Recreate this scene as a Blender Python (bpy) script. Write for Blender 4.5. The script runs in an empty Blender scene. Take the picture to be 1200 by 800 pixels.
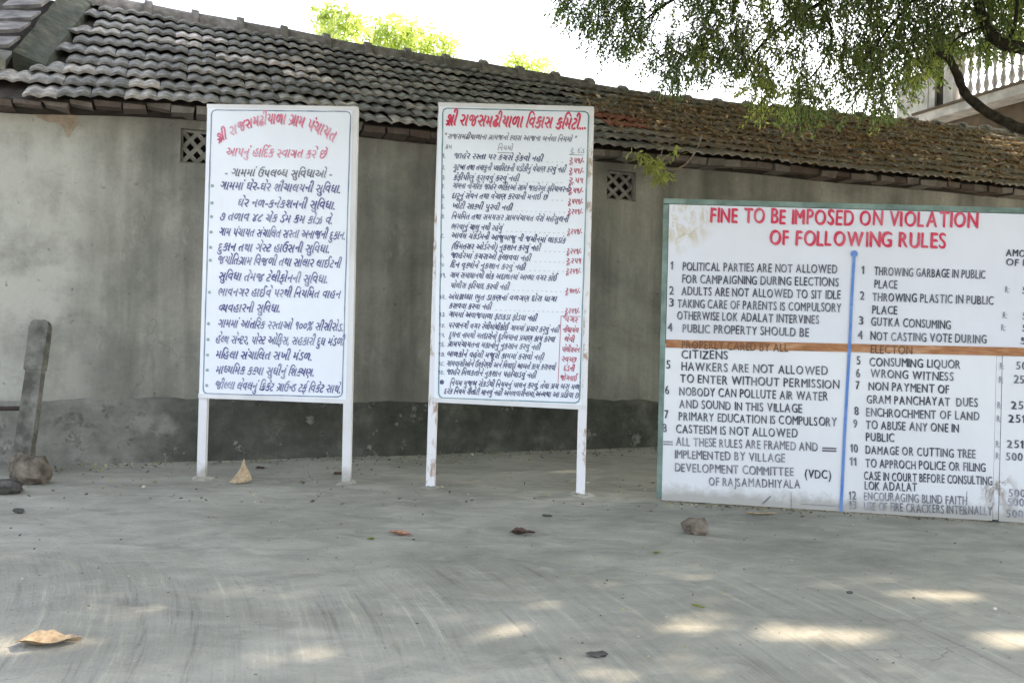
import bpy, math, random
import numpy as np
from mathutils import Vector, Matrix
random.seed(7); rng = np.random.default_rng(7)
scene = bpy.context.scene
COL = scene.collection
# ------------------------------------------------------------------ camera
F = 1050.0; ROLL = math.radians(1.4); EYE = Vector((0, 0, 1.5))
cr, sr = math.cos(ROLL), math.sin(ROLL)
cam = bpy.data.cameras.new('camera'); cam.lens = F / 1200 * 36; cam.sensor_width = 36; cam.clip_end = 2000; cam.clip_start = 0.05
co = bpy.data.objects.new('camera', cam); COL.objects.link(co)
co.matrix_world = Matrix(((cr, -sr, 0, 0), (0, 0, -1, 0), (sr, cr, 0, 1.5), (0, 0, 0, 1)))
scene.camera = co
# ------------------------------------------------------------------ light
SUN_EL = math.radians(40); SUN_AZ = math.atan2(.85, .53)      # azimuth clockwise from +Y
SUN = Vector((math.cos(SUN_EL) * math.sin(SUN_AZ), math.cos(SUN_EL) * math.cos(SUN_AZ), math.sin(SUN_EL)))
world = bpy.data.worlds.new('World'); scene.world = world; world.use_nodes = True
wn = world.node_tree; bg = wn.nodes['Background']; bg.inputs[1].default_value = 0.15
sky = wn.nodes.new('ShaderNodeTexSky'); sky.sky_type = 'NISHITA'; sky.sun_disc = False
sky.sun_elevation = SUN_EL; sky.sun_rotation = SUN_AZ; sky.dust_density = 3.0; sky.air_density = 1.0; sky.ozone_density = 1.0
# hazy air: the sky's colour is drawn part of the way to its own grey
bw = wn.nodes.new('ShaderNodeRGBToBW'); wn.links.new(sky.outputs[0], bw.inputs[0])
hz = wn.nodes.new('ShaderNodeMix'); hz.data_type = 'RGBA'; hz.inputs[0].default_value = .62
tint = wn.nodes.new('ShaderNodeMix'); tint.data_type = 'RGBA'; tint.blend_type = 'MULTIPLY'; tint.inputs[0].default_value = 1
wn.links.new(bw.outputs[0], tint.inputs[6]); tint.inputs[7].default_value = (1.04, 1.0, .93, 1)
wn.links.new(sky.outputs[0], hz.inputs[6]); wn.links.new(tint.outputs[2], hz.inputs[7]); wn.links.new(hz.outputs[2], bg.inputs[0])
sl = bpy.data.lights.new('sun', 'SUN'); sl.energy = 2.0; sl.angle = math.radians(.8); sl.color = (1, .83, .62)
so = bpy.data.objects.new('sun', sl); COL.objects.link(so); so.location = SUN * 60
so.rotation_euler = SUN.to_track_quat('Z', 'Y').to_euler()
scene.view_settings.view_transform = 'Standard'; scene.view_settings.look = 'None'
scene.view_settings.exposure = 2.6; scene.view_settings.gamma = 1
# ------------------------------------------------------------------ measuring helpers
def ray(u, v):
    x, y = (u - 600) / F, (400 - v) / F
    return Vector((x * cr - y * sr, 1, x * sr + y * cr))
def proj(P):
    x, z = P[0] / P[1], (P[2] - 1.5) / P[1]
    return 600 + F * (x * cr + z * sr), 400 - F * (-x * sr + z * cr)
def plane_hit(u, v, P0, n):
    r = ray(u, v); k = (P0 - EYE).dot(n) / r.dot(n); return EYE + r * k
def g(y): return .03 * min(max(y - 10, 0), 6)
def ground_hit(u, v):
    r = ray(u, v); p = None; h = 0
    for _ in range(6):
        k = (h - 1.5) / r.z; p = EYE + r * k; h = g(p.y)
    return p
def at(u, v, Y): return EYE + ray(u, v) * Y
# ------------------------------------------------------------------ object helpers
def tag(o, label=None, cat=None, group=None, kind=None):
    if label: o['label'] = label
    if cat: o['category'] = cat
    if group: o['group'] = group
    if kind: o['kind'] = kind
    return o
def empty(name, loc, label, cat, group=None):
    o = bpy.data.objects.new(name, None); COL.objects.link(o); o.location = loc; o.empty_display_size = .2
    return tag(o, label, cat, group)
def attach(o, p):
    if p is not None:
        o.parent = p
        if p.type == 'EMPTY': o.matrix_parent_inverse = Matrix.Translation(-Vector(p.location))
    return o
def mesh(name, verts, faces, mat, smooth=False):
    m = bpy.data.meshes.new(name); m.from_pydata([tuple(v) for v in verts], [], faces); m.update()
    if mat: m.materials.append(mat)
    if smooth: m.shade_smooth()
    return m
def mk(name, verts, faces, mat, parent=None, smooth=False, kind=None, label=None):
    o = bpy.data.objects.new(name, mesh(name, verts, faces, mat, smooth)); COL.objects.link(o)
    attach(o, parent)
    if kind: o['kind'] = kind
    if label: o['label'] = label
    return o
def npmesh(name, V, Q, mat, rnd=None, smooth=False):      # V (n,3), Q (m,4)
    m = bpy.data.meshes.new(name); m.vertices.add(len(V)); m.vertices.foreach_set('co', V.astype(np.float32).ravel())
    k = Q.shape[1]; m.loops.add(Q.size); m.loops.foreach_set('vertex_index', Q.astype(np.int32).ravel())
    m.polygons.add(len(Q)); m.polygons.foreach_set('loop_start', np.arange(0, Q.size, k, dtype=np.int32))
    m.update(calc_edges=True)
    if rnd is not None:
        a = m.attributes.new('rnd', 'FLOAT', 'POINT'); a.data.foreach_set('value', rnd.astype(np.float32))
    m.materials.append(mat)
    if smooth: m.shade_smooth()
    return m
class MB:
    def __init__(s): s.v = []; s.f = []
    def box(s, P, a, b, c):           # corner P, edge vectors
        k = len(s.v); P, a, b, c = Vector(P), Vector(a), Vector(b), Vector(c)
        for q in (P, P + a, P + a + b, P + b, P + c, P + a + c, P + a + b + c, P + b + c): s.v.append(q)
        s.f += [(k, k+3, k+2, k+1), (k+4, k+5, k+6, k+7), (k, k+1, k+5, k+4), (k+1, k+2, k+6, k+5), (k+2, k+3, k+7, k+6), (k+3, k, k+4, k+7)]
        return s
    def hexa(s, c8):                  # bottom 4, top 4
        k = len(s.v); s.v += [Vector(q) for q in c8]
        s.f += [(k, k+3, k+2, k+1), (k+4, k+5, k+6, k+7), (k, k+1, k+5, k+4), (k+1, k+2, k+6, k+5), (k+2, k+3, k+7, k+6), (k+3, k, k+4, k+7)]
        return s
    def tube(s, pts, rad, n=8, jit=0):
        pts = [Vector(p) for p in pts]; k0 = len(s.v)
        for i, p in enumerate(pts):
            t = (pts[min(i + 1, len(pts) - 1)] - pts[max(i - 1, 0)]).normalized()
            a = t.cross(Vector((.13, .2, 1)) if abs(t.z) < .9 else Vector((1, .1, 0))).normalized(); b = t.cross(a)
            r = rad[i] if isinstance(rad, (list, tuple)) else rad
            for j in range(n):
                an = 2 * math.pi * j / n; rr = r * (1 + jit * (random.random() - .5))
                s.v.append(p + (a * math.cos(an) + b * math.sin(an)) * rr)
        for i in range(len(pts) - 1):
            for j in range(n):
                j2 = (j + 1) % n; A = k0 + i * n
                s.f.append((A + j, A + j2, A + n + j2, A + n + j))
        s.f.append(tuple(k0 + j for j in range(n))[::-1]); s.f.append(tuple(k0 + (len(pts) - 1) * n + j for j in range(n)))
        return s
    def build(s, name, mat, parent=None, smooth=False, kind=None, label=None):
        return mk(name, s.v, s.f, mat, parent, smooth, kind, label)
def spline(pts, n=6):
    pts = [Vector(p) for p in pts]; out = []
    P = [pts[0]] + pts + [pts[-1]]
    for i in range(1, len(P) - 2):
        for k in range(n):
            t = k / n; a, b, c, d = P[i-1], P[i], P[i+1], P[i+2]
            out.append(.5 * ((2*b) + (c-a)*t + (2*a-5*b+4*c-d)*t*t + (3*b-a-3*c+d)*t**3))
    out.append(pts[-1]); return out
# ------------------------------------------------------------------ material helpers
class NT:
    def __init__(s, name, rough=.85, spec=.25):
        s.m = bpy.data.materials.new(name); s.m.use_nodes = True; s.t = s.m.node_tree; s.b = s.t.nodes['Principled BSDF']
        s.b.inputs['Roughness'].default_value = rough; s.b.inputs['Specular IOR Level'].default_value = spec
        s.geo = s.t.nodes.new('ShaderNodeNewGeometry')
    def node(s, ty, **kw):
        n = s.t.nodes.new(ty)
        for k, v in kw.items(): setattr(n, k, v)
        return n
    def put(s, sock, v):
        if hasattr(v, 'links') or isinstance(v, bpy.types.NodeSocket): s.t.links.new(v, sock)
        else:
            if isinstance(v, (tuple, list)) and len(v) == 3 and sock.type == 'RGBA': v = (*v, 1)
            sock.default_value = v
    def pos(s): return s.geo.outputs['Position']
    def obj(s): return s.node('ShaderNodeTexCoord').outputs['Object']
    def scale(s, vec, sc):
        n = s.node('ShaderNodeMapping'); s.put(n.inputs['Vector'], vec); n.inputs['Scale'].default_value = sc if isinstance(sc, tuple) else (sc,)*3; return n.outputs[0]
    def noise(s, vec, scale, detail=5, rough=.55, dist=0):
        n = s.node('ShaderNodeTexNoise'); s.put(n.inputs['Vector'], vec); n.inputs['Scale'].default_value = scale
        n.inputs['Detail'].default_value = detail; n.inputs['Roughness'].default_value = rough; n.inputs['Distortion'].default_value = dist
        return n.outputs['Fac']
    def ramp(s, fac, stops):
        n = s.node('ShaderNodeValToRGB'); e = n.color_ramp.elements
        while len(e) < len(stops): e.new(.5)
        for q, (p, c) in zip(e, stops):
            q.position = p; q.color = (c, c, c, 1) if isinstance(c, (int, float)) else (*c, 1)
        s.put(n.inputs[0], fac); return n.outputs[0]
    def mix(s, fac, a, b, mode='MIX'):
        n = s.node('ShaderNodeMix', data_type='RGBA', blend_type=mode)
        s.put(n.inputs[0], fac); s.put(n.inputs[6], a); s.put(n.inputs[7], b); return n.outputs[2]
    def math(s, op, a, b=0.0, clamp=False):
        n = s.node('ShaderNodeMath', operation=op, use_clamp=clamp); s.put(n.inputs[0], a); s.put(n.inputs[1], b); return n.outputs[0]
    def xyz(s, vec):
        n = s.node('ShaderNodeSeparateXYZ'); s.put(n.inputs[0], vec); return n.outputs
    def comb(s, x, y, z):
        n = s.node('ShaderNodeCombineXYZ'); s.put(n.inputs[0], x); s.put(n.inputs[1], y); s.put(n.inputs[2], z); return n.outputs[0]
    def bump(s, h, dist=.01, strength=1.0):
        n = s.node('ShaderNodeBump'); n.inputs['Strength'].default_value = strength; n.inputs['Distance'].default_value = dist
        s.put(n.inputs['Height'], h); s.t.links.new(n.outputs[0], s.b.inputs['Normal'])
    def rand(s): return s.node('ShaderNodeObjectInfo').outputs['Random']
    def attr(s, name): return s.node('ShaderNodeAttribute', attribute_name=name).outputs['Fac']
    def col(s, c): s.put(s.b.inputs['Base Color'], c); return s.m
def simple(name, c1, c2, sc=6, rough=.85, bump=.004, bsc=40, lo=.35, hi=.65):
    k = NT(name, rough); p = k.pos(); f = k.noise(p, sc)
    k.bump(k.noise(p, bsc), bump); return k.col(k.ramp(f, [(lo, c1), (hi, c2)]))
M = {}
# plaster wall: grey cement with vertical run marks and blotches
k = NT('wall_plaster', .92, .15); p = k.pos()
streak = k.noise(k.scale(p, (2.6, 2.6, .22)), 1, 6, .6)
blot = k.noise(p, .9, 6, .6, .4); fine = k.noise(p, 22, 6, .7)
c = k.ramp(streak, [(.3, (.205, .206, .19)), (.5, (.31, .31, .287)), (.7, (.41, .41, .382))])
c2 = k.ramp(blot, [(.34, (.62, .62, .6)), (.62, (1.12, 1.1, 1.05))])
c = k.mix(1, c, c2, 'MULTIPLY'); c = k.mix(.25, c, k.ramp(fine, [(.3, .4), (.7, 1.0)]), 'MULTIPLY')
damp = k.math('SUBTRACT', k.math('ADD', 1.25, k.math('MULTIPLY', k.math('SUBTRACT', k.noise(k.scale(p, (1.6, 1.6, .7)), 1, 6, .7), .5), 2.6)), k.xyz(p)[2])
c = k.mix(k.math('MULTIPLY', k.math('MULTIPLY', damp, 1.3, True), .6), c, (.12, .122, .105))
left = k.math('MULTIPLY', k.math('SUBTRACT', -4.55, k.xyz(p)[0], False), 2.2, True)
c = k.mix(k.math('MULTIPLY', left, k.ramp(k.noise(p, 2.2, 6, .65), [(.35, .15), (.6, .8)])), c, (.46, .46, .42))
vc = k.node('ShaderNodeTexVoronoi', feature='DISTANCE_TO_EDGE'); wq = k.node('ShaderNodeVectorMath', operation='ADD'); k.put(wq.inputs[0], p)
nq = k.node('ShaderNodeTexNoise'); k.put(nq.inputs['Vector'], p); nq.inputs['Scale'].default_value = 3; nq.inputs['Detail'].default_value = 6
k.put(wq.inputs[1], nq.outputs['Color']); k.put(vc.inputs['Vector'], wq.outputs[0]); vc.inputs['Scale'].default_value = .8
crk = k.math('MULTIPLY', k.ramp(vc.outputs['Distance'], [(.0, 1), (.007, 0)]), k.ramp(k.noise(p, .9, 3), [(.52, 0), (.62, .35)]))
c = k.mix(crk, c, (.1, .1, .09))
chip = k.ramp(k.noise(p, 7, 7, .75), [(.64, 0), (.67, .5)]); c = k.mix(chip, c, (.16, .16, .145))
pale = k.ramp(k.noise(k.scale(p, (3, 3, 1.2)), 1.2, 7, .75), [(.6, 0), (.68, .35)]); c = k.mix(pale, c, (.42, .42, .39))
k.bump(k.math('SUBTRACT', k.math('ADD', k.math('MULTIPLY', k.noise(p, 5, 5), 1), k.math('MULTIPLY', fine, .35)), k.math('MULTIPLY', k.math('ADD', chip, crk), .5)), .03, .8)
M['wall'] = k.col(c)
k = NT('plinth_plaster', .95, .1); p = k.pos()
b1 = k.noise(p, 1.8, 8, .68); b2 = k.noise(p, 6, 6, .65)
c = k.ramp(b1, [(.3, (.055, .058, .05)), (.55, (.1, .103, .09)), (.75, (.2, .2, .18))])
c = k.mix(.45, c, k.ramp(b2, [(.35, (.35, .37, .3)), (.65, (1.1, 1.1, 1.1))]), 'MULTIPLY')
lft = k.math('MULTIPLY', k.math('SUBTRACT', -3.0, k.math('ADD', k.xyz(p)[0], k.noise(p, 1.1, 5))), .8, True)
flk = k.ramp(k.noise(p, 3.2, 8, .75), [(.58, 0), (.61, .8)]); c = k.mix(flk, c, k.ramp(b2, [(.3, (.17, .168, .15)), (.7, (.3, .295, .27))]))
c = k.mix(k.math('MULTIPLY', lft, .8), c, k.ramp(b2, [(.3, (.17, .172, .158)), (.7, (.3, .298, .275))]))
for (cx_, cy_, cz_, rd_) in ((-4.2, 10.25, .45, .2), (-3.98, 10.35, .42, .2)):
    dn = k.node('ShaderNodeVectorMath', operation='DISTANCE'); k.put(dn.inputs[0], p); dn.inputs[1].default_value = (cx_, cy_, cz_)
    pm = k.math('SUBTRACT', k.math('SUBTRACT', 1.9, k.math('DIVIDE', dn.outputs['Value'], rd_)), k.math('MULTIPLY', k.noise(p, 7, 7, .75), 2.3))
    c = k.mix(k.math('MULTIPLY', k.math('MULTIPLY', pm, 2, True), .55), c, (.29, .285, .262))
k.bump(k.math('ADD', k.math('ADD', b1, b2), k.math('MULTIPLY', flk, .4)), .04, .8); M['plinth'] = k.col(c)
# concrete yard with broom marks
k = NT('ground_concrete', .9, .2); p = k.pos(); X, Y, Z = k.xyz(p)[:3]
big = k.noise(k.scale(p, (.7, .95, 1)), 1, 6, .6, .5); med = k.noise(k.scale(p, (2.6, 3.8, 1)), 1, 6, .62, .8); fine = k.noise(p, 60, 4, .7)
dx = k.math('ADD', X, 8.5); dy = k.math('SUBTRACT', Y, 2.2)
rr = k.math('SQRT', k.math('ADD', k.math('MULTIPLY', dx, dx), k.math('MULTIPLY', dy, dy)))
ang = k.math('ARCTAN2', dy, dx)
rr = k.math('ADD', rr, k.math('MULTIPLY', k.noise(p, .6, 1), .08))
br = k.noise(k.comb(k.math('MULTIPLY', rr, 12), k.math('MULTIPLY', ang, 4), 0), 1, 5, .75)
br2 = k.noise(k.comb(k.math('MULTIPLY', rr, 75), k.math('MULTIPLY', ang, 12), 0), 1, 2, .6)
msk = k.math('MULTIPLY', k.math('SUBTRACT', 6.9, k.math('ADD', Y, k.math('MULTIPLY', big, 1.4))), 1.6, True)
msk = k.math('MULTIPLY', msk, k.ramp(k.noise(p, .8, 3), [(.35, .25), (.6, 1)]))
c = k.ramp(big, [(.3, (.27, .265, .238)), (.52, (.345, .338, .308)), (.7, (.43, .42, .385))])
c = k.mix(k.math('SUBTRACT', .8, k.math('MULTIPLY', msk, .4)), c, k.ramp(med, [(.3, (.74, .75, .73)), (.7, (1.18, 1.16, 1.12))]), 'MULTIPLY')
c = k.mix(.2, c, k.ramp(fine, [(.3, .6), (.7, 1.3)]), 'MULTIPLY')
brc = k.ramp(k.math('ADD', k.math('MULTIPLY', br, .85), k.math('MULTIPLY', br2, .15)), [(.36, (.66, .66, .65)), (.45, (.95, .95, .95)), (.56, (1.04, 1.04, 1.02)), (.63, (1.36, 1.34, 1.28))])
c = k.mix(msk, c, brc, 'MULTIPLY')
vo = k.node('ShaderNodeTexVoronoi'); k.put(vo.inputs['Vector'], p); vo.inputs['Scale'].default_value = 11
pit = k.math('MULTIPLY', k.ramp(vo.outputs['Distance'], [(.05, 1), (.13, 0)]), k.ramp(k.noise(p, 1.7, 4, .7), [(.5, 0), (.6, .7)]))
c = k.mix(pit, c, (.13, .125, .11))
vc = k.node('ShaderNodeTexVoronoi', feature='DISTANCE_TO_EDGE'); wq = k.node('ShaderNodeVectorMath', operation='ADD'); k.put(wq.inputs[0], p)
nq = k.node('ShaderNodeTexNoise'); k.put(nq.inputs['Vector'], p); nq.inputs['Scale'].default_value = 2.2; nq.inputs['Detail'].default_value = 6
k.put(wq.inputs[1], nq.outputs['Color']); k.put(vc.inputs['Vector'], wq.outputs[0]); vc.inputs['Scale'].default_value = .55
crk = k.math('MULTIPLY', k.ramp(vc.outputs['Distance'], [(.0, 1), (.006, 0)]), k.ramp(k.noise(p, .7, 3), [(.56, 0), (.64, .4)]))
c = k.mix(crk, c, (.15, .145, .13))
lite = k.ramp(k.noise(k.scale(p, (1.8, 2.8, 1)), 1.3, 7, .72, .6), [(.55, 0), (.7, .5)]); c = k.mix(lite, c, (.47, .455, .41))
st = k.ramp(k.noise(k.scale(p, (1.1, 1.8, 1)), 1, 6, .7, .3), [(.58, 0), (.72, .55)])
c = k.mix(st, c, (.15, .155, .14))
h = k.math('ADD', k.math('MULTIPLY', k.math('MULTIPLY', br, msk), .5), k.math('MULTIPLY', med, .8))
h = k.math('SUBTRACT', k.math('ADD', h, k.math('MULTIPLY', fine, .16)), k.math('MULTIPLY', k.math('ADD', pit, crk), .3)); k.bump(h, .035, .9)
M['ground'] = k.col(c)
# clay tiles, blackened
k = NT('tile_clay', .9, .2); p = k.pos(); r = k.rand()
nz = k.noise(p, 9, 5, .65); big = k.noise(p, .75, 4, .6, .5)
c = k.ramp(nz, [(.28, (.11, .11, .108)), (.48, (.25, .246, .24)), (.7, (.46, .45, .435))])
c = k.mix(.75, c, k.ramp(r, [(0, (.5, .5, .5)), (.5, (1, 1, 1)), (.8, (1.15, 1.1, 1.05)), (1, (1.6, 1.5, 1.42))]), 'MULTIPLY')
s_ = k.xyz(p)[0]
lich = k.math('MULTIPLY', k.ramp(big, [(.56, 0), (.66, .5)]), k.ramp(nz, [(.45, 0), (.62, 1)]))
c = k.mix(lich, c, (.52, .45, .43))
grn = k.math('MULTIPLY', k.math('MULTIPLY', k.math('SUBTRACT', s_, 1.0), .7, True), k.ramp(k.noise(p, 2.5, 5, .7), [(.35, .1), (.6, .85)]))
c = k.mix(grn, c, (.24, .185, .125))
k.bump(k.noise(p, 45, 4, .7), .008, .8); M['tile'] = k.col(c)
M['tile_pale'] = simple('tile_pale_lichen', (.2, .19, .185), (.8, .72, .69), 11)
M['tile_red'] = simple('tile_red', (.3, .12, .09), (.42, .2, .16), 12)
M['ridge'] = simple('ridge_clay', (.13, .115, .105), (.26, .235, .22), 7)
M['verge'] = simple('verge_clay', (.085, .082, .085), (.19, .185, .185), 6)
M['cement'] = simple('coping_cement', (.028, .034, .027), (.075, .082, .066), 3, bump=.03, bsc=9)
k = NT('eave_brick', .92, .15); p = k.pos(); r = k.rand()
c = k.ramp(r, [(0, (.1, .075, .065)), (.35, (.18, .15, .13)), (.7, (.19, .175, .16)), (1, (.27, .25, .23))])
c = k.mix(.5, c, k.ramp(k.noise(p, 7, 6, .75), [(.35, .3), (.65, 1.2)]), 'MULTIPLY')
k.bump(k.noise(p, 40, 4, .7), .01); M['brick'] = k.col(c)
M['dark'] = simple('shadowed_timber', (.02, .017, .014), (.05, .042, .035), 8)
M['lattice'] = simple('vent_cement', (.16, .157, .14), (.3, .29, .265), 9)
M['tan_patch'] = simple('tan_plaster', (.29, .235, .18), (.42, .345, .27), 7, bump=.02)
def panel_mat(name, base, dirt, rust=None, amt=.35):
    k = NT(name, .45, .35); p = k.pos()
    f = k.ramp(k.noise(k.scale(p, (1.3, 1.3, .8)), 1.3, 6, .6, .4), [(.35, 0), (.75, amt)])
    c = k.mix(f, base, dirt)
    sp = k.ramp(k.noise(p, 26, 5, .7), [(.66, 0), (.76, .4)]); c = k.mix(sp, c, dirt)
    if rust:
        (P, rad, rc) = rust
        d = k.node('ShaderNodeVectorMath', operation='DISTANCE'); k.put(d.inputs[0], p); d.inputs[1].default_value = P
        near = k.math('SUBTRACT', 1, k.math('DIVIDE', d.outputs['Value'], rad), True)
        f2 = k.math('MULTIPLY', k.ramp(near, [(0, 0), (.5, 1)]), k.ramp(k.noise(k.scale(p, (9, 9, 6)), 1, 6, .7, .8), [(.45, 0), (.6, .85)]))
        c = k.mix(f2, c, rc)
    zz = k.xyz(p)[2]
    spl = k.math('MULTIPLY', k.math('SUBTRACT', k.math('ADD', .07, k.math('MULTIPLY', k.noise(p, 9, 5, .7), .22)), zz), 9, True)
    c = k.mix(k.math('MULTIPLY', spl, .7), c, (.27, .25, .21))      # dried mud splashed up from the yard
    k.bump(k.noise(p, 2.2, 3), .02, .35)
    return k.col(c)
def paint_mat(name, col, fade, base, rough=.55):
    k = NT(name, rough, .3); p = k.pos()
    f = k.ramp(k.noise(p, 5, 6, .8), [(.42, 0), (.75, fade)])
    return k.col(k.mix(f, col, base))
M['frame_white'] = panel_mat('frame_white_paint', (.72, .73, .78), (.4, .38, .36), None, .5)
k = NT('post_paint', .5, .3); p = k.pos()
f = k.ramp(k.noise(k.scale(p, (14, 14, 5)), 1, 6, .7), [(.52, 0), (.62, .9)])
M['post_worn'] = k.col(k.mix(f, (.72, .72, .77), (.34, .24, .17)))
M['teal'] = simple('frame_teal_paint', (.1, .15, .135), (.2, .28, .255), 6, .6)
k = NT('rusty_batten', .8, .2); p = k.pos(); c = k.ramp(k.noise(k.scale(p, (3, 3, 18)), 1, 6, .7), [(.3, (.17, .07, .035)), (.5, (.36, .17, .085)), (.62, (.46, .27, .16)), (.72, (.62, .55, .48))])
k.bump(k.noise(p, 40), .006); M['rust'] = k.col(c)
M['bark'] = simple('bark', (.02, .017, .013), (.06, .052, .04), 14, bump=.03, bsc=30)
M['stone'] = simple('stone', (.075, .062, .05), (.22, .185, .15), 9, bump=.03, bsc=20)
M['stone_dark'] = simple('stone_dark', (.045, .042, .04), (.13, .125, .12), 9, bump=.03, bsc=20)
M['slab'] = simple('stone_slab', (.075, .075, .065), (.2, .195, .175), 6, bump=.03, bsc=20)
M['iron'] = simple('rusty_iron', (.03, .02, .018), (.06, .045, .04), 9)
M['white_wall'] = simple('house_whitewash', (.34, .33, .33), (.56, .54, .53), 3)
M['baluster'] = simple('baluster_whitewash', (.36, .34, .36), (.58, .56, .58), 6)
M['house_brown'] = simple('house_brown_plaster', (.07, .052, .038), (.14, .11, .08), 2)
M['glass'] = NT('dark_glass', .12, .5).col((.02, .022, .025))
def leaf_mat(name, stops, trans=.35, rough=.55):
    k = NT(name, rough, .3); c = k.ramp(k.attr('rnd'), stops); k.put(k.b.inputs['Base Color'], c)
    tr = k.node('ShaderNodeBsdfTranslucent'); k.put(tr.inputs[0], k.mix(1, c, (1.3, 1.5, .6), 'MULTIPLY'))
    mx = k.node('ShaderNodeMixShader'); mx.inputs[0].default_value = trans
    k.t.links.new(k.b.outputs[0], mx.inputs[1]); k.t.links.new(tr.outputs[0], mx.inputs[2])
    k.t.links.new(mx.outputs[0], k.t.nodes['Material Output'].inputs[0]); return k.m
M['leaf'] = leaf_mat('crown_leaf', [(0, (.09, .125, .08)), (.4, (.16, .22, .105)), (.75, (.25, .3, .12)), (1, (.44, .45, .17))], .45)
M['leaf_far'] = leaf_mat('far_leaf', [(0, (.3, .35, .15)), (.6, (.5, .54, .26)), (1, (.62, .63, .36))], .45)  # pale tone puts distant haze and glare into the leaf colour
M['leaf_vine'] = leaf_mat('vine_leaf', [(0, (.26, .29, .08)), (1, (.5, .5, .2))], .35)
M['litter'] = leaf_mat('dry_litter', [(0, (.05, .032, .022)), (.35, (.2, .12, .07)), (.65, (.37, .24, .15)), (.85, (.33, .26, .13)), (1, (.62, .5, .38))], .08, .8)
k = NT('dry_leaf', .7, .2); p = k.obj(); c = k.ramp(k.noise(p, 30, 5, .6), [(.3, (.26, .18, .11)), (.7, (.52, .41, .28))]); M['dry_leaf'] = k.col(c)
M['dry_leaf_dark'] = simple('dry_leaf_dark', (.05, .035, .03), (.14, .085, .07), 40)
M['dry_leaf_red'] = simple('dry_leaf_red', (.28, .12, .09), (.5, .3, .2), 40)
M['debris'] = leaf_mat('ground_crumbs', [(0, (.06, .05, .035)), (.5, (.18, .16, .12)), (.8, (.32, .3, .14)), (1, (.5, .48, .44))], .05, .9)
# ------------------------------------------------------------------ ground
xs = np.unique(np.concatenate([np.linspace(-8, 10, 91), np.linspace(-300, -8, 20), np.linspace(10, 300, 20)]))
ys = np.unique(np.concatenate([np.linspace(0, 18, 91), np.linspace(-300, 0, 20), np.linspace(18, 500, 24)]))
def und(x, y):
    if abs(x) > 9 or y > 17 or y < 1: return 0
    return .006 * math.sin(1.7 * x + .6 * y) * math.sin(1.3 * y + .5 * x) - .003
V = [(x, y, g(y) + und(x, y)) for y in ys for x in xs]; nx = len(xs)
FQ = [(j*nx+i, j*nx+i+1, (j+1)*nx+i+1, (j+1)*nx+i) for j in range(len(ys)-1) for i in range(nx-1)]
tag(mk('ground', V, FQ, M['ground'], smooth=True), kind='structure')
def gz(x, y): return g(y) + und(x, y)
# ------------------------------------------------------------------ long tiled house
W0 = Vector((-5.09, 9.96, 0)); D = Vector((7.03, 2.54, 0)).normalized(); NRM = Vector((D.y, -D.x, 0)); UP = Vector((0, 0, 1))
OE, OR = .38, -2.5
def sz(u, v, off):
    P = plane_hit(u, v, W0 + NRM * off, NRM); return (P - W0).dot(D), P.z
eave_px = [(23, 119), (70, 118), (112, 118.5), (199, 122), (238, 125), (421, 144.5), (699, 174.5), (890, 190), (1000, 203), (1075, 209), (1200, 222)]
ridge_px = [(105, 4), (177, 17), (231, 28), (284, 36), (334, 44), (385, 55), (431, 63), (479, 71), (528, 78), (568, 84), (612, 92), (651, 97), (691, 104), (731, 110), (767, 115), (820, 121), (880, 128), (960, 134), (1000, 138), (1078, 146), (1163, 154), (1200, 158)]
E_ = [sz(u, v, OE) for u, v in eave_px]; R_ = [sz(u, v, OR) for u, v in ridge_px]
def ext(L, a, b):
    (s0, z0), (s1, z1) = L[0], L[2]; (s2, z2), (s3, z3) = L[-3], L[-1]
    return [(a, z0)] + L + [(b, z3 + .3 * (z3 - z2) / (s3 - s2) * (b - s3))]
E_ = ext(E_, -4, 20); R_ = ext(R_, -4, 20)
# smooth the measured edge so the roof sags gently
def interp(L):
    S = np.array([a for a, _ in L]); Zz = np.array([b for _, b in L]); q = np.arange(-4, 20.01, .25)
    z = np.interp(q, S, Zz); kz = np.array([1, 2, 3, 2, 1.]) / 9; z2 = np.convolve(np.pad(z, 2, mode='edge'), kz, 'valid')
    return lambda s: float(np.interp(s, q, z2))
ze, zr = interp(E_), interp(R_)
def roofP(s, t, up=0.0):
    P = W0 + D * s + NRM * (OE + (OR - OE) * t); P.z = ze(s) + (zr(s) - ze(s)) * t + up; return P
def roof_st(u, v):
    best = None
    for i in range(-30, 200):
        for j in range(-4, 26):
            s, t = i * .1, j * .05; a, b = proj(roofP(s, t)); d = (a-u)**2 + (b-v)**2
            if best is None or d < best[0]: best = (d, s, t)
    return best[1], best[2]
S0, S1 = -2.2, 17.0
house = empty('tiled_house', (W0.x, W0.y, 0), 'long low house with grey plastered wall and blackened clay tile roof behind the boards', 'house')
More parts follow.
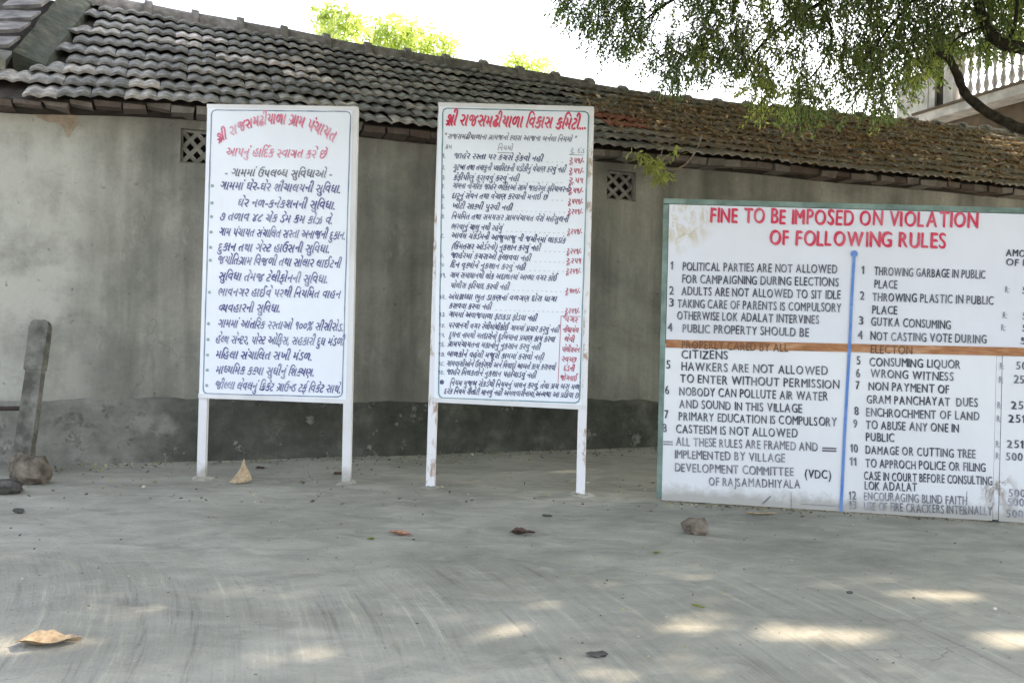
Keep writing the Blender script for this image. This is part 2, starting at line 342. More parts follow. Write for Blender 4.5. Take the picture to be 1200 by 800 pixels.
# openings
def wall_open(px):
    a = [sz(u, v, 0) for u, v in px]; return min(q[0] for q in a), max(q[0] for q in a), min(q[1] for q in a), max(q[1] for q in a)
vents = [wall_open([(212, 150), (250, 194)]), wall_open([(712, 199), (745, 236)])]
TH = .3; ZP = .72
scut = sorted({S0, S1, *[x for v in vents for x in v[:2]], *list(np.arange(-2, 17, .5))})
wb = MB()
def wallz(s): return ze(s) + (zr(s) - ze(s)) * (OE / (OE - OR)) - .05
for a, b in zip(scut[:-1], scut[1:]):
    zs = [ZP - .02]
    hole = [v for v in vents if a >= v[0] - 1e-6 and b <= v[1] + 1e-6]
    segs = []
    za, zb = wallz(a), wallz(b)
    if hole:
        v = hole[0]; segs = [((ZP-.02, ZP-.02), (v[2], v[2])), ((v[3], v[3]), (za, zb))]
    else: segs = [((ZP-.02, ZP-.02), (za, zb))]
    for (l0, l1), (h0, h1) in segs:
        A, B = W0 + D * a, W0 + D * b; bk = -NRM * TH
        wb.hexa([A + UP*l0, B + UP*l1, B + bk + UP*l1, A + bk + UP*l0, A + UP*h0, B + UP*h1, B + bk + UP*h1, A + bk + UP*h0])
# side and back walls
for (a, off0, off1) in ((S0, 0, 2*OR), (S1 - .3, 0, 2*OR)):
    A = W0 + D * a - NRM * .31; e = D * .3; f = NRM * (2*OR + .6)
    wb.box(A - UP * .1, f, e, UP * 4.3)
A = W0 + D * S0 + NRM * 2 * OR; wb.box(A - UP * .1, D * (S1 - S0), -NRM * .3, UP * 4.3)
wb.build('wall', M['wall'], house)
# plinth with uneven top edge
pv = []; pf = []; ss = np.arange(S0, S1 + .01, .12); lv = 8
for s in ss:
    zt = ZP + .022 * math.sin(s * 1.3) + .012 * math.sin(s * 7.1) + .008 * random.uniform(-1, 1)
    for j in range(lv + 1):
        z = -.05 + (zt + .05) * j / lv; P = W0 + D * s + NRM * (.014 + .006 * math.sin(s * 3.1 + j) * (j < lv) + random.uniform(0, .006)); P.z = z; pv.append(P)
    P = W0 + D * s + NRM * -.02; P.z = zt + .01; pv.append(P)
n_ = lv + 2
for i in range(len(ss) - 1):
    for j in range(n_ - 1): pf.append((i*n_+j, (i+1)*n_+j, (i+1)*n_+j+1, i*n_+j+1))
mk('plinth', pv, pf, M['plinth'], house, smooth=True)
# dark sheet standing in for the unlit room behind the vents, vents themselves
for i, (a, b, z0, z1) in enumerate(vents):
    lb = MB(); P = W0 + D * a - NRM * .07; w, h = b - a, z1 - z0; t = .035
    q = P + UP * z0
    lb.box(q, D*w, UP*.03, -NRM*t); lb.box(q + UP*(h-.03), D*w, UP*.03, -NRM*t)
    lb.box(q + UP*.03, D*.03, UP*(h-.06), -NRM*t); lb.box(q + D*(w-.03) + UP*.03, D*.03, UP*(h-.06), -NRM*t)
    n = 2; W2, H2 = w - .06, h - .06; o = q + D*.03 + UP*.03
    def seg(x0, y0, x1, y1, dn):
        dv = (D*(x1-x0) + UP*(y1-y0)); L = dv.length; dv /= L; sd = NRM.cross(dv).normalized() * .048
        lb.box(o + D*x0 + UP*y0 - sd/2 - NRM*dn, dv*L, sd, -NRM*(t-.004))
    for kx in range(-n+1, n):
        c0 = kx * W2 / n * 1.0
        x0, x1 = max(0, c0), min(W2, c0 + W2)
        if x1 - x0 > .04: seg(x0, (x0-c0)/W2*H2, x1, (x1-c0)/W2*H2, .002); seg(x0, H2-(x0-c0)/W2*H2, x1, H2-(x1-c0)/W2*H2, .005)
    lb.build('vent_lattice', M['lattice'], house)
    db = MB(); db.box(W0 + D*(a-.1) - NRM*(TH+.02) + UP*(z0-.1), D*(w+.2), UP*(h+.2), -NRM*.02); db.build('vent_backing', M['dark'], house)
# thin tan patch on the wall under the left eave
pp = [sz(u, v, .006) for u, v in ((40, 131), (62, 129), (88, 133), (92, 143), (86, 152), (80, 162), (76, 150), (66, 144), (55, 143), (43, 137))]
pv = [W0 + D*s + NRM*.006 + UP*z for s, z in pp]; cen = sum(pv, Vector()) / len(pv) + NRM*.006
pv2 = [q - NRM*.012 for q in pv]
mk('tan_wall_patch', pv + [cen] + pv2, [(i, (i+1) % 10, 10) for i in range(10)] + [(i, i+11, (i+1) % 10 + 11, (i+1) % 10) for i in range(10)], M['tan_patch'], house)
# brick corbel line under the eave
br = []
s = -1.2; bi = 0
while s < 16:
    w = .27 * random.uniform(.9, 1.08); hh = (.085 if s > 1 else .055) * random.uniform(.9, 1.1)
    o_ = OE - .045 + random.uniform(-.03, .02); tt = (o_ - OE) / (OR - OE)
    z1 = ze(s + w/2) + (zr(s) - ze(s)) * tt - .012 - random.uniform(0, .012)
    P = W0 + D*s + NRM*(o_ - .5); P.z = z1 - hh
    q = MB(); ww = w - .02; j = lambda: Vector((random.uniform(-.014, .014), random.uniform(-.012, .012), random.uniform(-.014, .014)))
    c8 = [P, P+D*ww, P+D*ww+NRM*.5, P+NRM*.5]; q.hexa([x + j() for x in c8] + [x + UP*hh + j() for x in c8])
    q.build('brick', M['brick'], house); s += w; bi += 1
# soffit ledge behind the bricks (mortar course)
mv = []; mf = []
for i, s in enumerate(np.arange(-1.25, 16.2, .25)):
    for off, dz in ((OE-.2, -.07), (OE-.2, -.15), (-.02, -.17)):
        P = W0 + D*s + NRM*off; P.z = ze(s) + (zr(s)-ze(s))*.05 + dz; mv.append(P)
for i in range(len(mv)//3 - 1): mf += [(3*i, 3*i+3, 3*i+4, 3*i+1), (3*i+1, 3*i+4, 3*i+5, 3*i+2)]
mk('mortar_course', mv, mf, M['dark'], house)
# roof deck (front and rear slopes)
rv = []; rf = []; SS = np.arange(-2.4, 17.3, .25)
for s in SS:
    a, b = roofP(s, .03, -.03), roofP(s, 1, -.03); c_ = roofP(s, 1, -.03) + NRM * (OR - OE - .1) * 1.0; c_.z = ze(s) - .05
    rv += [a, b, c_, a - UP*.03, b - UP*.05, c_ - UP*.03]
for i in range(len(SS) - 1):
    A, B = 6*i, 6*i+6
    rf += [(A, B, B+1, A+1), (A+1, B+1, B+2, A+2), (A+3, A+4, B+4, B+3), (A+4, A+5, B+5, B+4), (A, A+3, B+3, B), (A+2, B+2, B+5, A+5)]
roof = mk('roof', rv, rf, M['dark'], house)
# one interlocking tile with two rolls
NCO = 10; TW = .33; L0 = .42
def tile_geo(seed):
    r = random.Random(seed); n = 12; v = []; f = []
    for y, zl in ((-.02, .082), (.2, .046), (L0, .006)):
        for i in range(n + 1):
            x = TW * i / n; ph = (x / (TW/2)) % 1.0
            h = .03 * math.sin(math.pi * ph) ** 1.5
            yy = y - (.012 * math.sin(math.pi * ph) if y < 0 else 0) + (r.uniform(-.004, .004) if y < 0 else 0)
            v.append((x - .001, yy, zl + h + r.uniform(-.0015, .0015)))
    k = n + 1
    for a in range(2):
        for i in range(n): f.append((a*k+i, a*k+i+1, (a+1)*k+i+1, (a+1)*k+i))
    for i in range(n + 1): v.append((v[i][0], v[i][1] + .008, v[i][2] - .03))
    for i in range(n): f.append((3*k+i, 3*k+i+1, i+1, i))
    return v, f
protos = [tile_geo(i) for i in range(6)]
tmesh = [mesh('roof_tile', v, f, M['tile'], True) for v, f in protos]
rmesh = [mesh('roof_tile_red', v, f, M['tile_red'], True) for v, f in protos[:2]]
pmesh = [mesh('roof_tile_pale', v, f, M['tile_pale'], True) for v, f in protos[:3]]
for m_ in tmesh + rmesh + pmesh:
    for p_ in m_.polygons: p_.use_smooth = p_.index < 24
# left boundary of tiles (cement fillet runs up the verge)
VG = [(0, roof_st(23, 117)[0]), (1, -1.6), (2, roof_st(52, 80)[0]), (9, roof_st(112, 2)[0])]
def vstart(kc): return VG[kc][1] if kc < 2 else VG[2][1] + (VG[3][1] - VG[2][1]) * (kc - 2) / 7
def frame(s, t):
    ex = (roofP(s+.1, t) - roofP(s-.1, t)).normalized(); ey = (roofP(s, t+.05) - roofP(s, t-.05)).normalized()
    ez = ex.cross(ey).normalized(); ey = ez.cross(ex); return ex, ey, ez
cnt = 0; restV = []; restF = []
tiles = []
for kc in range(NCO):
    s = vstart(kc)
    if kc >= 2: s = math.floor(s / (TW/2)) * TW/2 + (TW/2 if kc % 2 else 0)
    while s < 16.6: tiles.append((s, kc)); s += TW
tiles.sort(key=lambda q: q[0])
red = {(roof_st(u, v)) for u, v in ((708, 143), (722, 145), (738, 146))}
for s, kc in tiles:
    t = kc / NCO + .002; ex, ey, ez = frame(s, t)
    P = roofP(s, t, -.012) + ey * (random.gauss(0, .011) - (.05 if random.random() < .02 else 0)) + ez * random.uniform(-.008, .01) + ez * .002 * ((round(s/TW) % 2))
    rz = random.gauss(0, .018); ex2 = ex * math.cos(rz) + ey * math.sin(rz); ey2 = ey * math.cos(rz) - ex * math.sin(rz)
    mw = Matrix(((ex2.x, ey2.x, ez.x, P.x), (ex2.y, ey2.y, ez.y, P.y), (ex2.z, ey2.z, ez.z, P.z), (0, 0, 0, 1)))
    isred = any(abs(s + .16 - a) < .2 and abs(t + .05 - b) < .06 for a, b in red)
    pu, pvv = proj(P + ex * TW * .5 + ey * .1)
    band = 56 + (pu - 205) * .225
    ispale = 200 < pu < 395 and abs(pvv - band) < 5.5 and random.random() < .85 or (170 < pu < 260 and abs(pvv - band + 11) < 5 and random.random() < .4) or (30 < pu < 75 and 78 < pvv < 92 and random.random() < .5)
    if cnt < 296:
        o = bpy.data.objects.new('roof_tile', random.choice(rmesh if isred else pmesh if ispale else tmesh)); COL.objects.link(o); attach(o, roof); o.matrix_basis = mw; cnt += 1
    else:
        v, f = random.choice(protos); b0 = len(restV); restV += [mw @ Vector(q) for q in v]; restF += [tuple(i + b0 for i in q) for q in f]
o = mk('roof_tiles_far', restV, restF, M['tile'], roof, smooth=True, kind='stuff')
# ridge tiles
rs = [a for a, _ in [sz(u, v, OR) for u, v in [(177, 17), (231, 28), (284, 36)]]]
RL = (rs[2] - rs[0]) / 2
s = rs[0] - 2 * RL; ri = 0
while s < 16.5:
    q = MB(); n = 8; nv = []; nf = []
    jz = random.uniform(-.01, .01) - (.05 if s > 7.5 else 0)
    prof = [(0, .2), (.86, .195), (.865, .24), (1.03, .235)]
    for (fx, rd) in prof:
        P = roofP(s + RL*fx, 1); 
        for i in range(n + 1):
            an = math.pi * i / n; nv.append(P + NRM * rd * .95 * math.cos(an) + UP * (rd * 1.1 * math.sin(an) - .09 + jz))
    for a in range(len(prof) - 1):
        for i in range(n): nf.append((a*(n+1)+i, (a+1)*(n+1)+i, (a+1)*(n+1)+i+1, a*(n+1)+i+1))
    if s > -1.2: mk('ridge_tile', nv, nf, M['ridge'], roof)
    s += RL
# verge coping at the left end: cement fillet and edge tiles
a0 = roof_st(40, 84); a1 = roof_st(103, -6)
cv = []; cf = []; NL = 14
for i in range(NL + 1):
    f_ = i / NL; s = a0[0] + (a1[0]-a0[0])*f_; t = a0[1] + (a1[1]-a0[1])*f_
    ex, ey, ez = frame(s, t); P = roofP(s, t)
    for (w, h) in ((.14, -.03), (.11, .07), (.02, .1), (-.1, .15), (-.2, .19), (-.24, -.4)):
        cv.append(P + D * (w + random.uniform(-.015, .015)) + ez * (h + random.uniform(-.012, .012)))
for i in range(NL):
    for j in range(5): cf.append((i*6+j, i*6+j+1, (i+1)*6+j+1, (i+1)*6+j))
cf.append(tuple(range(6))); cf.append(tuple(NL*6 + j for j in range(6))[::-1])
mk('verge_fillet', cv, cf, M['cement'], house)
for i in range(7):
    f_ = i / 7; s = a0[0] + (a1[0]-a0[0])*f_; t = a0[1] - .06 + (a1[1]-a0[1]+.1)*f_; ex, ey, ez = frame(s, t)
    P = roofP(s, t) - D*.2 + ez*(.25 + .015*(i % 2)); dirv = (roofP(s + (a1[0]-a0[0])*.15, t + (a1[1]-a0[1])*.15) - roofP(s, t))
    q = MB(); q.hexa([P + ez*.05, P + ez*.02 - D*.42 - UP*.05, P + dirv - D*.42 - UP*.07 , P + dirv, P + ez*.09, P - D*.42 + ez*.05 - UP*.04, P + dirv - D*.42 + ez*.02 - UP*.04, P + dirv + ez*.03])
    q.build('verge_tile', M['verge'], house)
# gable masonry under the verge tiles
P = roofP(a0[0], a0[1]); q = MB()
q.box(P - D*1.6 - UP*.35 , D*1.3, -NRM*.9 + UP*.45, UP*.42); q.build('verge_masonry', M['wall'], house)
# ------------------------------------------------------------------ text engine
GL = {}
def glyph(ch, off):
    key = (ch, off)
    if key in GL: return GL[key]
    c = bpy.data.curves.new('tmp', 'FONT'); c.body = ch; c.resolution_u = 4 if ch < '\u0a80' else 3; c.offset = off
    o = bpy.data.objects.new('tmp', c); COL.objects.link(o)
    dg = bpy.context.evaluated_depsgraph_get(); dg.update(); m = o.evaluated_get(dg).to_mesh()
    vs = [(v.co.x, v.co.y) for v in m.vertices]; fs = [tuple(p.vertices) for p in m.polygons]
    polys = [[vs[i] for i in f] for f in fs]
    bpy.data.objects.remove(o); bpy.data.curves.remove(c)
    xs_ = [q[0] for q in vs] or [0, .25]
    GL[key] = (polys, min(xs_), max(xs_)); return GL[key]
def clipx(polys, cx):
    out = []
    for p in polys:
        r = []
        for i in range(len(p)):
            a, b = p[i-1], p[i]
            if (a[0] <= cx) != (b[0] <= cx):
                t = (cx - a[0]) / (b[0] - a[0]); r.append((cx, a[1] + t * (b[1]-a[1])))
            if b[0] <= cx: r.append(b)
        if len(r) > 2: out.append(r)
    return out
VIR = '\u0acd'; ABOVE = 'ંેૈૅઁ'; BELOW = 'ુૂૃ' + VIR; POST = 'ાીોૌૉ'
def layout(text, off, jit=.02, guj=True):
    """-> list of (glyph polygons, x shift, y shift), total width"""
    out = []; x = 0; i = 0
    R = random.Random(hash(text) % 1000 if False else sum(ord(c) for c in text))
    e_ = off; off = 0
    def put(polys, x, y=0.0):
        a = R.uniform(-jit, jit) * 1.2; dy = y + R.uniform(-jit, jit); sc = 1 + R.uniform(-jit, jit) * 1.5
        w_ = e_ * R.uniform(.75, 1.3)
        for ly, (qx, qy) in enumerate(((-w_, w_ * .5), (0, 0), (w_, -w_ * .6)) if e_ > .025 else ((-w_, w_ * .5), (w_, -w_ * .6))):
            out.append((ly, [[(px * sc + x - py * a + qx, py * sc + dy + qy) for px, py in p] for p in polys]))
    if not guj:
        for ch in text:
            if ch == ' ': x += .32; continue
            P, a, b = glyph(ch, off)
            if ch == '1': P = P + [[(a - .13, .5), (a - .1, .44), (a + .01, .54), (a + .03, .686)]]; x += .1
            put(P, x - a); x += (b - a) + .15 * (1 + R.uniform(-.3, .3))
        return out, x
    while i < len(text):
        ch = text[i]
        if ch == ' ': x += .3; i += 1; continue
        if not ('\u0a80' <= ch <= '\u0aff') or '\u0ae6' <= ch <= '\u0aef' or ch < '\u0a95':
            P, a, b = glyph(ch, off); put(P, x - a); x += (b - a) + .09; i += 1
            while i < len(text) and text[i] in ABOVE + POST:
                P, a, b = glyph(text[i], off)
                if text[i] in POST: put(P, x - .02); x += b - .0
                else: put(P, x - .03)
                i += 1
            continue
        # consonant cluster
        cl = [ch]; i += 1; reph = False; rak = False
        while i + 1 < len(text) and text[i] == VIR and text[i+1] >= '\u0a95' and text[i+1] <= '\u0ab9':
            cl.append(text[i+1]); i += 2
        if len(cl) > 1 and cl[0] == 'ર': reph = True; cl = cl[1:]
        if len(cl) > 1 and cl[-1] == 'ર': rak = True; cl = cl[:-1]
        if i < len(text) and text[i] == 'િ':
            P, a, b = glyph('િ', off); put(P, x - a); x += .2; i += 1
        for h in cl[:-1]:
            P, a, b = glyph(h, off); cx = a + (b - a) * .74; put(clipx(P, cx), x - a); x += cx - a + .01
        P, a, b = glyph(cl[-1], off); put(P, x - a); bx = x; x += (b - a) + .06
        if rak: put([[(b-.07, .2), (b-.04, .27), (a+.08, -.02), (a+.03, .03)]], bx - a)
        while i < len(text) and text[i] in ABOVE + BELOW + POST:
            m_ = text[i]; P, a2, b2 = glyph(m_, off); i += 1
            if m_ in POST: put(P, x - .05); x += b2 - .05 + .05
            elif m_ in BELOW: put(P, x)
            else: put(P, x + .04)
        if reph: put([[(-.25, .68), (-.2, .72), (-.1, .9), (-.16, .92)], [(-.16, .92), (-.1, .9), (.02, .8), (.03, .86)]], x)
        x += .04
    return out, x
class Board:
    def __init__(s, pl, pr, th):
        s.P = pl.copy(); s.P.z = 0; s.d = (pr - pl); s.d.z = 0; s.d.normalize(); s.n = Vector((s.d.y, -s.d.x, 0)); s.th = th
    def hit(s, u, v, lift=0.0): return plane_hit(u, v, s.P + s.n * (s.th + lift), s.n)
    def ab(s, u, v, lift=0.0):
        P = s.hit(u, v, lift) - s.P; return P.dot(s.d), P.z
    def pt(s, a, b, lift): return s.P + s.d * a + UP * b + s.n * (s.th + lift)
def write(bd, root, text, p0, p1, px, mat, off=0.0, guj=True, shear=0.0, unit=.6, lift=.0025, name='painted_line', arc=None, jit=.02):
    a0_, b0_ = bd.ab(*p0); a1_, b1_ = bd.ab(*p1); L = math.hypot(a1_-a0_, b1_-b0_)
    Y_ = bd.P.y; H = px / F * bd.hit(*p0).y
    gl, w = layout(text, off, jit, guj); sx = L / w; sy = H / unit
    V_ = []; F_ = []; dx, dy = (a1_-a0_) / L, (b1_-b0_) / L
    for ly, polys in gl:
        for p_ in polys:
            k0 = len(V_)
            for (x, y) in p_:
                X_ = x * sx + shear * y * sy; Y2 = y * sy
                if arc:
                    f = x * sx / L; ar, sg = arc
                    bx, by = X_, -ar * ((2*f-1)**2) + ar * 1.0; an = -(2*f-1) * sg
                    bx += -Y2 * math.sin(an) ; Y2 = Y2 * math.cos(an) + by
                    X_ = bx
                V_.append(bd.pt(a0_ + X_ * dx - Y2 * dy, b0_ + X_ * dy + Y2 * dx, lift + ly * .0006))
            F_.append(tuple(range(k0, k0 + len(p_))))
    return mk(name, V_, F_, mat, root, kind='stuff')
def polyline(bd, root, pts, wd, mat, lift=.0022, name='painted_line', close=False, wob=0.0):
    P = [bd.ab(*q) for q in pts]; V_ = []; F_ = []
    if close: P.append(P[0])
    Q = []
    for i in range(len(P)-1):
        n = max(1, int(math.dist(P[i], P[i+1]) / .12)) if wob else 1
        for j in range(n): t = j / n; Q.append((P[i][0] + (P[i+1][0]-P[i][0])*t + random.uniform(-wob, wob), P[i][1] + (P[i+1][1]-P[i][1])*t + random.uniform(-wob, wob)))
    Q.append(P[-1])
    for i, (a, b) in enumerate(Q):
        A, B = Q[max(i-1, 0)], Q[min(i+1, len(Q)-1)]; t = (B[0]-A[0], B[1]-A[1]); L = math.hypot(*t) or 1; nx_, ny_ = -t[1]/L, t[0]/L
        w = wd * (1 + random.uniform(-.15, .15) * (wob > 0)) / 2
        V_ += [bd.pt(a + nx_*w, b + ny_*w, lift), bd.pt(a - nx_*w, b - ny_*w, lift)]
    for i in range(len(Q)-1): F_.append((2*i, 2*i+1, 2*i+3, 2*i+2))
    return mk(name, V_, F_, mat, root)
def dot(bd, root, u, v, rp, mat, name='bullet'):
    a, b = bd.ab(u, v); r = rp / F * bd.P.y; n = 10
    return mk(name, [bd.pt(a + r*math.cos(2*math.pi*i/n)*random.uniform(.88, 1.1), b + r*math.sin(2*math.pi*i/n)*random.uniform(.88, 1.1), .0028) for i in range(n)], [tuple(range(n))], mat, root)
def rounded(bl, br, tr, tl, r):
    out = []; C = [bl, br, tr, tl]
    for i in range(4):
        p, c, n = Vector(C[i-1]), Vector(C[i]), Vector(C[(i+1) % 4]); a = c + (p-c).normalized()*r; b = c + (n-c).normalized()*r
        out += [tuple(a), tuple(a.lerp(c, .6).lerp(b, .3)), tuple(b)]
    return out
# ------------------------------------------------------------------ two tall boards
def tall_board(name, label, TL, TR, BL, BR, fl, fr, worn, pm):
    gl_, gr_ = ground_hit(*fl), ground_hit(*fr); bd = Board(gl_, gr_, .03)
    root = empty(name, (bd.P.x, bd.P.y, 0), label, 'notice board', 'tall white painted notice boards on two posts')
    tl, tr, bl_, br_ = [bd.ab(*q) for q in (TL, TR, BL, BR)]
    inset = .0; pw = .085
    def quad(c4, z0, z1, nm, mat):   # c4 corners (a,b) bl br tr tl ; z offsets from face
        q = MB(); q.hexa([bd.pt(*c4[0], z0), bd.pt(*c4[1], z0), bd.pt(*c4[1], z1), bd.pt(*c4[0], z1), bd.pt(*c4[3], z0), bd.pt(*c4[2], z0), bd.pt(*c4[2], z1), bd.pt(*c4[3], z1)])
        return q.build(nm, mat, root)
    quad([(bl_[0]+.012, bl_[1]+.03), (br_[0]-.05, br_[1]+.03), (tr[0]-.05, tr[1]-.012), (tl[0]+.012, tl[1]-.012)], -.02, 0, 'panel', pm)
    for (b_, t_, sgn, fx) in ((bl_, tl, 1, fl), (br_, tr, -1, fr)):
        ga, gb = bd.ab(*fx); w = pw
        e0 = ga - w/2; e1 = ga + w/2; tx0 = t_[0] if sgn > 0 else t_[0] - w; 
        lo = [(e0, -.05), (e1, -.05)]; hi = [(tx0 + w, t_[1]), (tx0, t_[1])]
        q = MB(); c4 = [lo[0], lo[1], hi[0], hi[1]]
        z0, z1 = (-.024, -.085)
        if sgn < 0: z0 = -.004
        q.hexa([bd.pt(*c4[0], z1), bd.pt(*c4[1], z1), bd.pt(*c4[1], z0), bd.pt(*c4[0], z0), bd.pt(*c4[3], z1), bd.pt(*c4[2], z1), bd.pt(*c4[2], z0), bd.pt(*c4[3], z0)])
        q.build('post', worn, root)
        # concrete splash at the foot
        fv = []; n = 14; C = bd.pt(ga, 0, -.05)
        for rr_, zz in ((0, .03), (.06, .022), (.1, .006), (.14, -.03)):
            for i in range(n):
                an = 2*math.pi*i/n; q_ = rr_ * random.uniform(.55, 1.4); fv.append(C + Vector((q_*math.cos(an), q_*math.sin(an), zz + random.uniform(-.005, .008))))
        mk('footing', fv, [(r_*n+i, r_*n+(i+1) % n, (r_+1)*n+(i+1) % n, (r_+1)*n+i) for r_ in range(3) for i in range(n)], M['ground'], root)
    for (l_, r_, dz) in ((bl_, br_, .045), (tl, tr, -.04)):
        c4 = [(l_[0] + .004, min(l_[1], l_[1]+dz)), (r_[0] - .006, min(r_[1], r_[1]+dz)), (r_[0] - .006, max(r_[1], r_[1]+dz)), (l_[0] + .004, max(l_[1], l_[1]+dz))]
        quad(c4, -.07, .004 if dz > 0 else .002, 'rail', M['frame_white'])
    return bd, root
PM1 = panel_mat('board_white_paint', (.77, .82, .93), (.6, .62, .66), None, .3)
BASE = (.77, .82, .93)
red1 = paint_mat('faded_pink_paint', (.62, .13, .24), .75, BASE); blue1 = paint_mat('violet_blue_paint', (.08, .08, .26), .6, BASE)
black1 = paint_mat('greyed_black_paint', (.12, .12, .16), .5, BASE); grn1 = paint_mat('grey_green_paint', (.25, .36, .36), .3, BASE)
red2 = paint_mat('crimson_paint', (.6, .02, .09), .3, BASE); blue2 = paint_mat('navy_paint', (.04, .045, .15), .35, BASE)
line1 = paint_mat('slate_line_paint', (.16, .21, .3), .4, BASE); line2 = paint_mat('teal_line_paint', (.13, .24, .27), .4, BASE)
b1, r1 = tall_board('village_amenities_board', 'tall white board with arched pink heading and bulleted lines, left of the two on posts', (242, 122), (419, 125), (232, 466), (411, 473), (234, 561), (405, 566), M['frame_white'], PM1)
polyline(b1, r1, rounded((238, 461), (401, 465), (411, 131), (248, 129), 5), .012, line1, close=True, name='border_line', wob=.0015)
W_ = lambda t, a, b, h, m, **kw: write(b1, r1, t, a, b, h, m, **kw)
W_('શ્રી રાજસમઢીયાળા ગ્રામ પંચાયત', (256, 169), (391, 168), 12, red1, off=.045, shear=.2, arc=(.2, .35))
W_('આપનું હાર્દિક સ્વાગત કરે છે', (264, 183), (382, 186), 9.5, red1, off=.035, shear=.28)
W_('- ગામમાં ઉપલબ્ધ સુવિધાઓ -', (263, 206.5), (389, 208.5), 8.5, black1, off=.03, shear=.3)
L1 = [('ગામમાં ઘેર-ઘેર શૌચાલયની સુવિધા.', (257, 221.9), (399, 226.6)), ('ઘેર નળ-કનેકશનની સુવિધા.', (277.7, 242), (393, 245.5)),
      ('૭ તળાવ ૪૮ ચેક ડેમ કમ કોઝ વે.', (257, 258), (389.4, 263)), ('ગામ પંચાયત સંચાલિત સસ્તા અનાજની દુકાન.', (255.6, 276), (404.4, 280.7)),
      ('દુકાન તથા ગેસ્ટ હાઉસની સુવિધા.', (254.8, 294), (386, 296.5)), ('જયોતિગ્રામ વિજળી તથા સોલાર લાઈટની', (254, 309), (398.9, 314)),
      ('સુવિધા તેમજ ટેલીફોનની સુવિધા.', (255.6, 328), (383.8, 332)), ('ભાવનગર હાઈવે પરથી નિયમિત વાહન', (254.8, 346.4), (398.9, 349.5)),
      ('વ્યવહારની સુવિધા.', (255.2, 365.3), (328.3, 366.1)), ('ગામમાં આંતરિક રસ્તાઓ ૧૦૦% સીસીરોડ.', (254.4, 383.2), (402.3, 388)),
      ('હેલ્થ સેન્ટર, પોસ્ટ ઓફિસ, સહકારી દુધ મંડળી', (252, 401.9), (403, 405.1)), ('મહિલા સંચાલિત સખી મંડળ.', (252, 419.8), (365.7, 422.2)),
      ('માધ્યમિક કક્ષા સુધીનું શિક્ષણ.', (252, 437.6), (368.1, 440.9)), ('જીલ્લા લેવલનું ક્રિકેટ ગ્રાઉન્ડ ટર્ફ વિકેટ સાથે.', (251, 455.5), (399, 460.4))]
for i, (t, a, b) in enumerate(L1):
    W_(t, a, b, 9, blue1, off=.032, shear=.3)
    if i not in (6, 8): dot(b1, r1, 249 - (a[1]-220)*.028, a[1] - 4, 2.0, grn1)
# second board
b2, r2 = tall_board('village_fines_board', 'tall white board with straight crimson heading, numbered rules and a red fines column', (513, 120), (696, 125), (507, 471), (687, 480), (503, 572), (680, 580), M['post_worn'], PM1)
polyline(b2, r2, rounded((514, 466), (679, 472), (690, 131), (519, 127), 5), .013, line2, close=True, name='border_line', wob=.0015)
W2_ = lambda t, a, b, h, m, **kw: write(b2, r2, t, a, b, h, m, **kw)
W2_('શ્રી રાજસમઢીયાળા વિકાસ કમિટી...', (522, 147), (687, 152), 13, red2, off=.045, shear=.22)
W2_('" રાજસમઢીયાળાના ગ્રામજનો દ્વારા આજના બનેલા નિયમો "', (520, 162.5), (674.5, 166.5), 5.8, black1, off=.035, shear=.3)
W2_('ક્રમ', (521.6, 174.5), (530, 174.7), 5, black1, shear=.2); W2_('નિયમો', (583, 176), (601, 176.5), 5.5, black1, shear=.25); W2_('રૂ. દંડ', (668, 179), (685, 179.6), 5.2, black1, shear=.2)
polyline(b2, r2, [(583, 179), (600, 179.6)], .006, black1, name='underline'); polyline(b2, r2, [(667, 181.5), (684, 182)], .006, black1, name='underline')
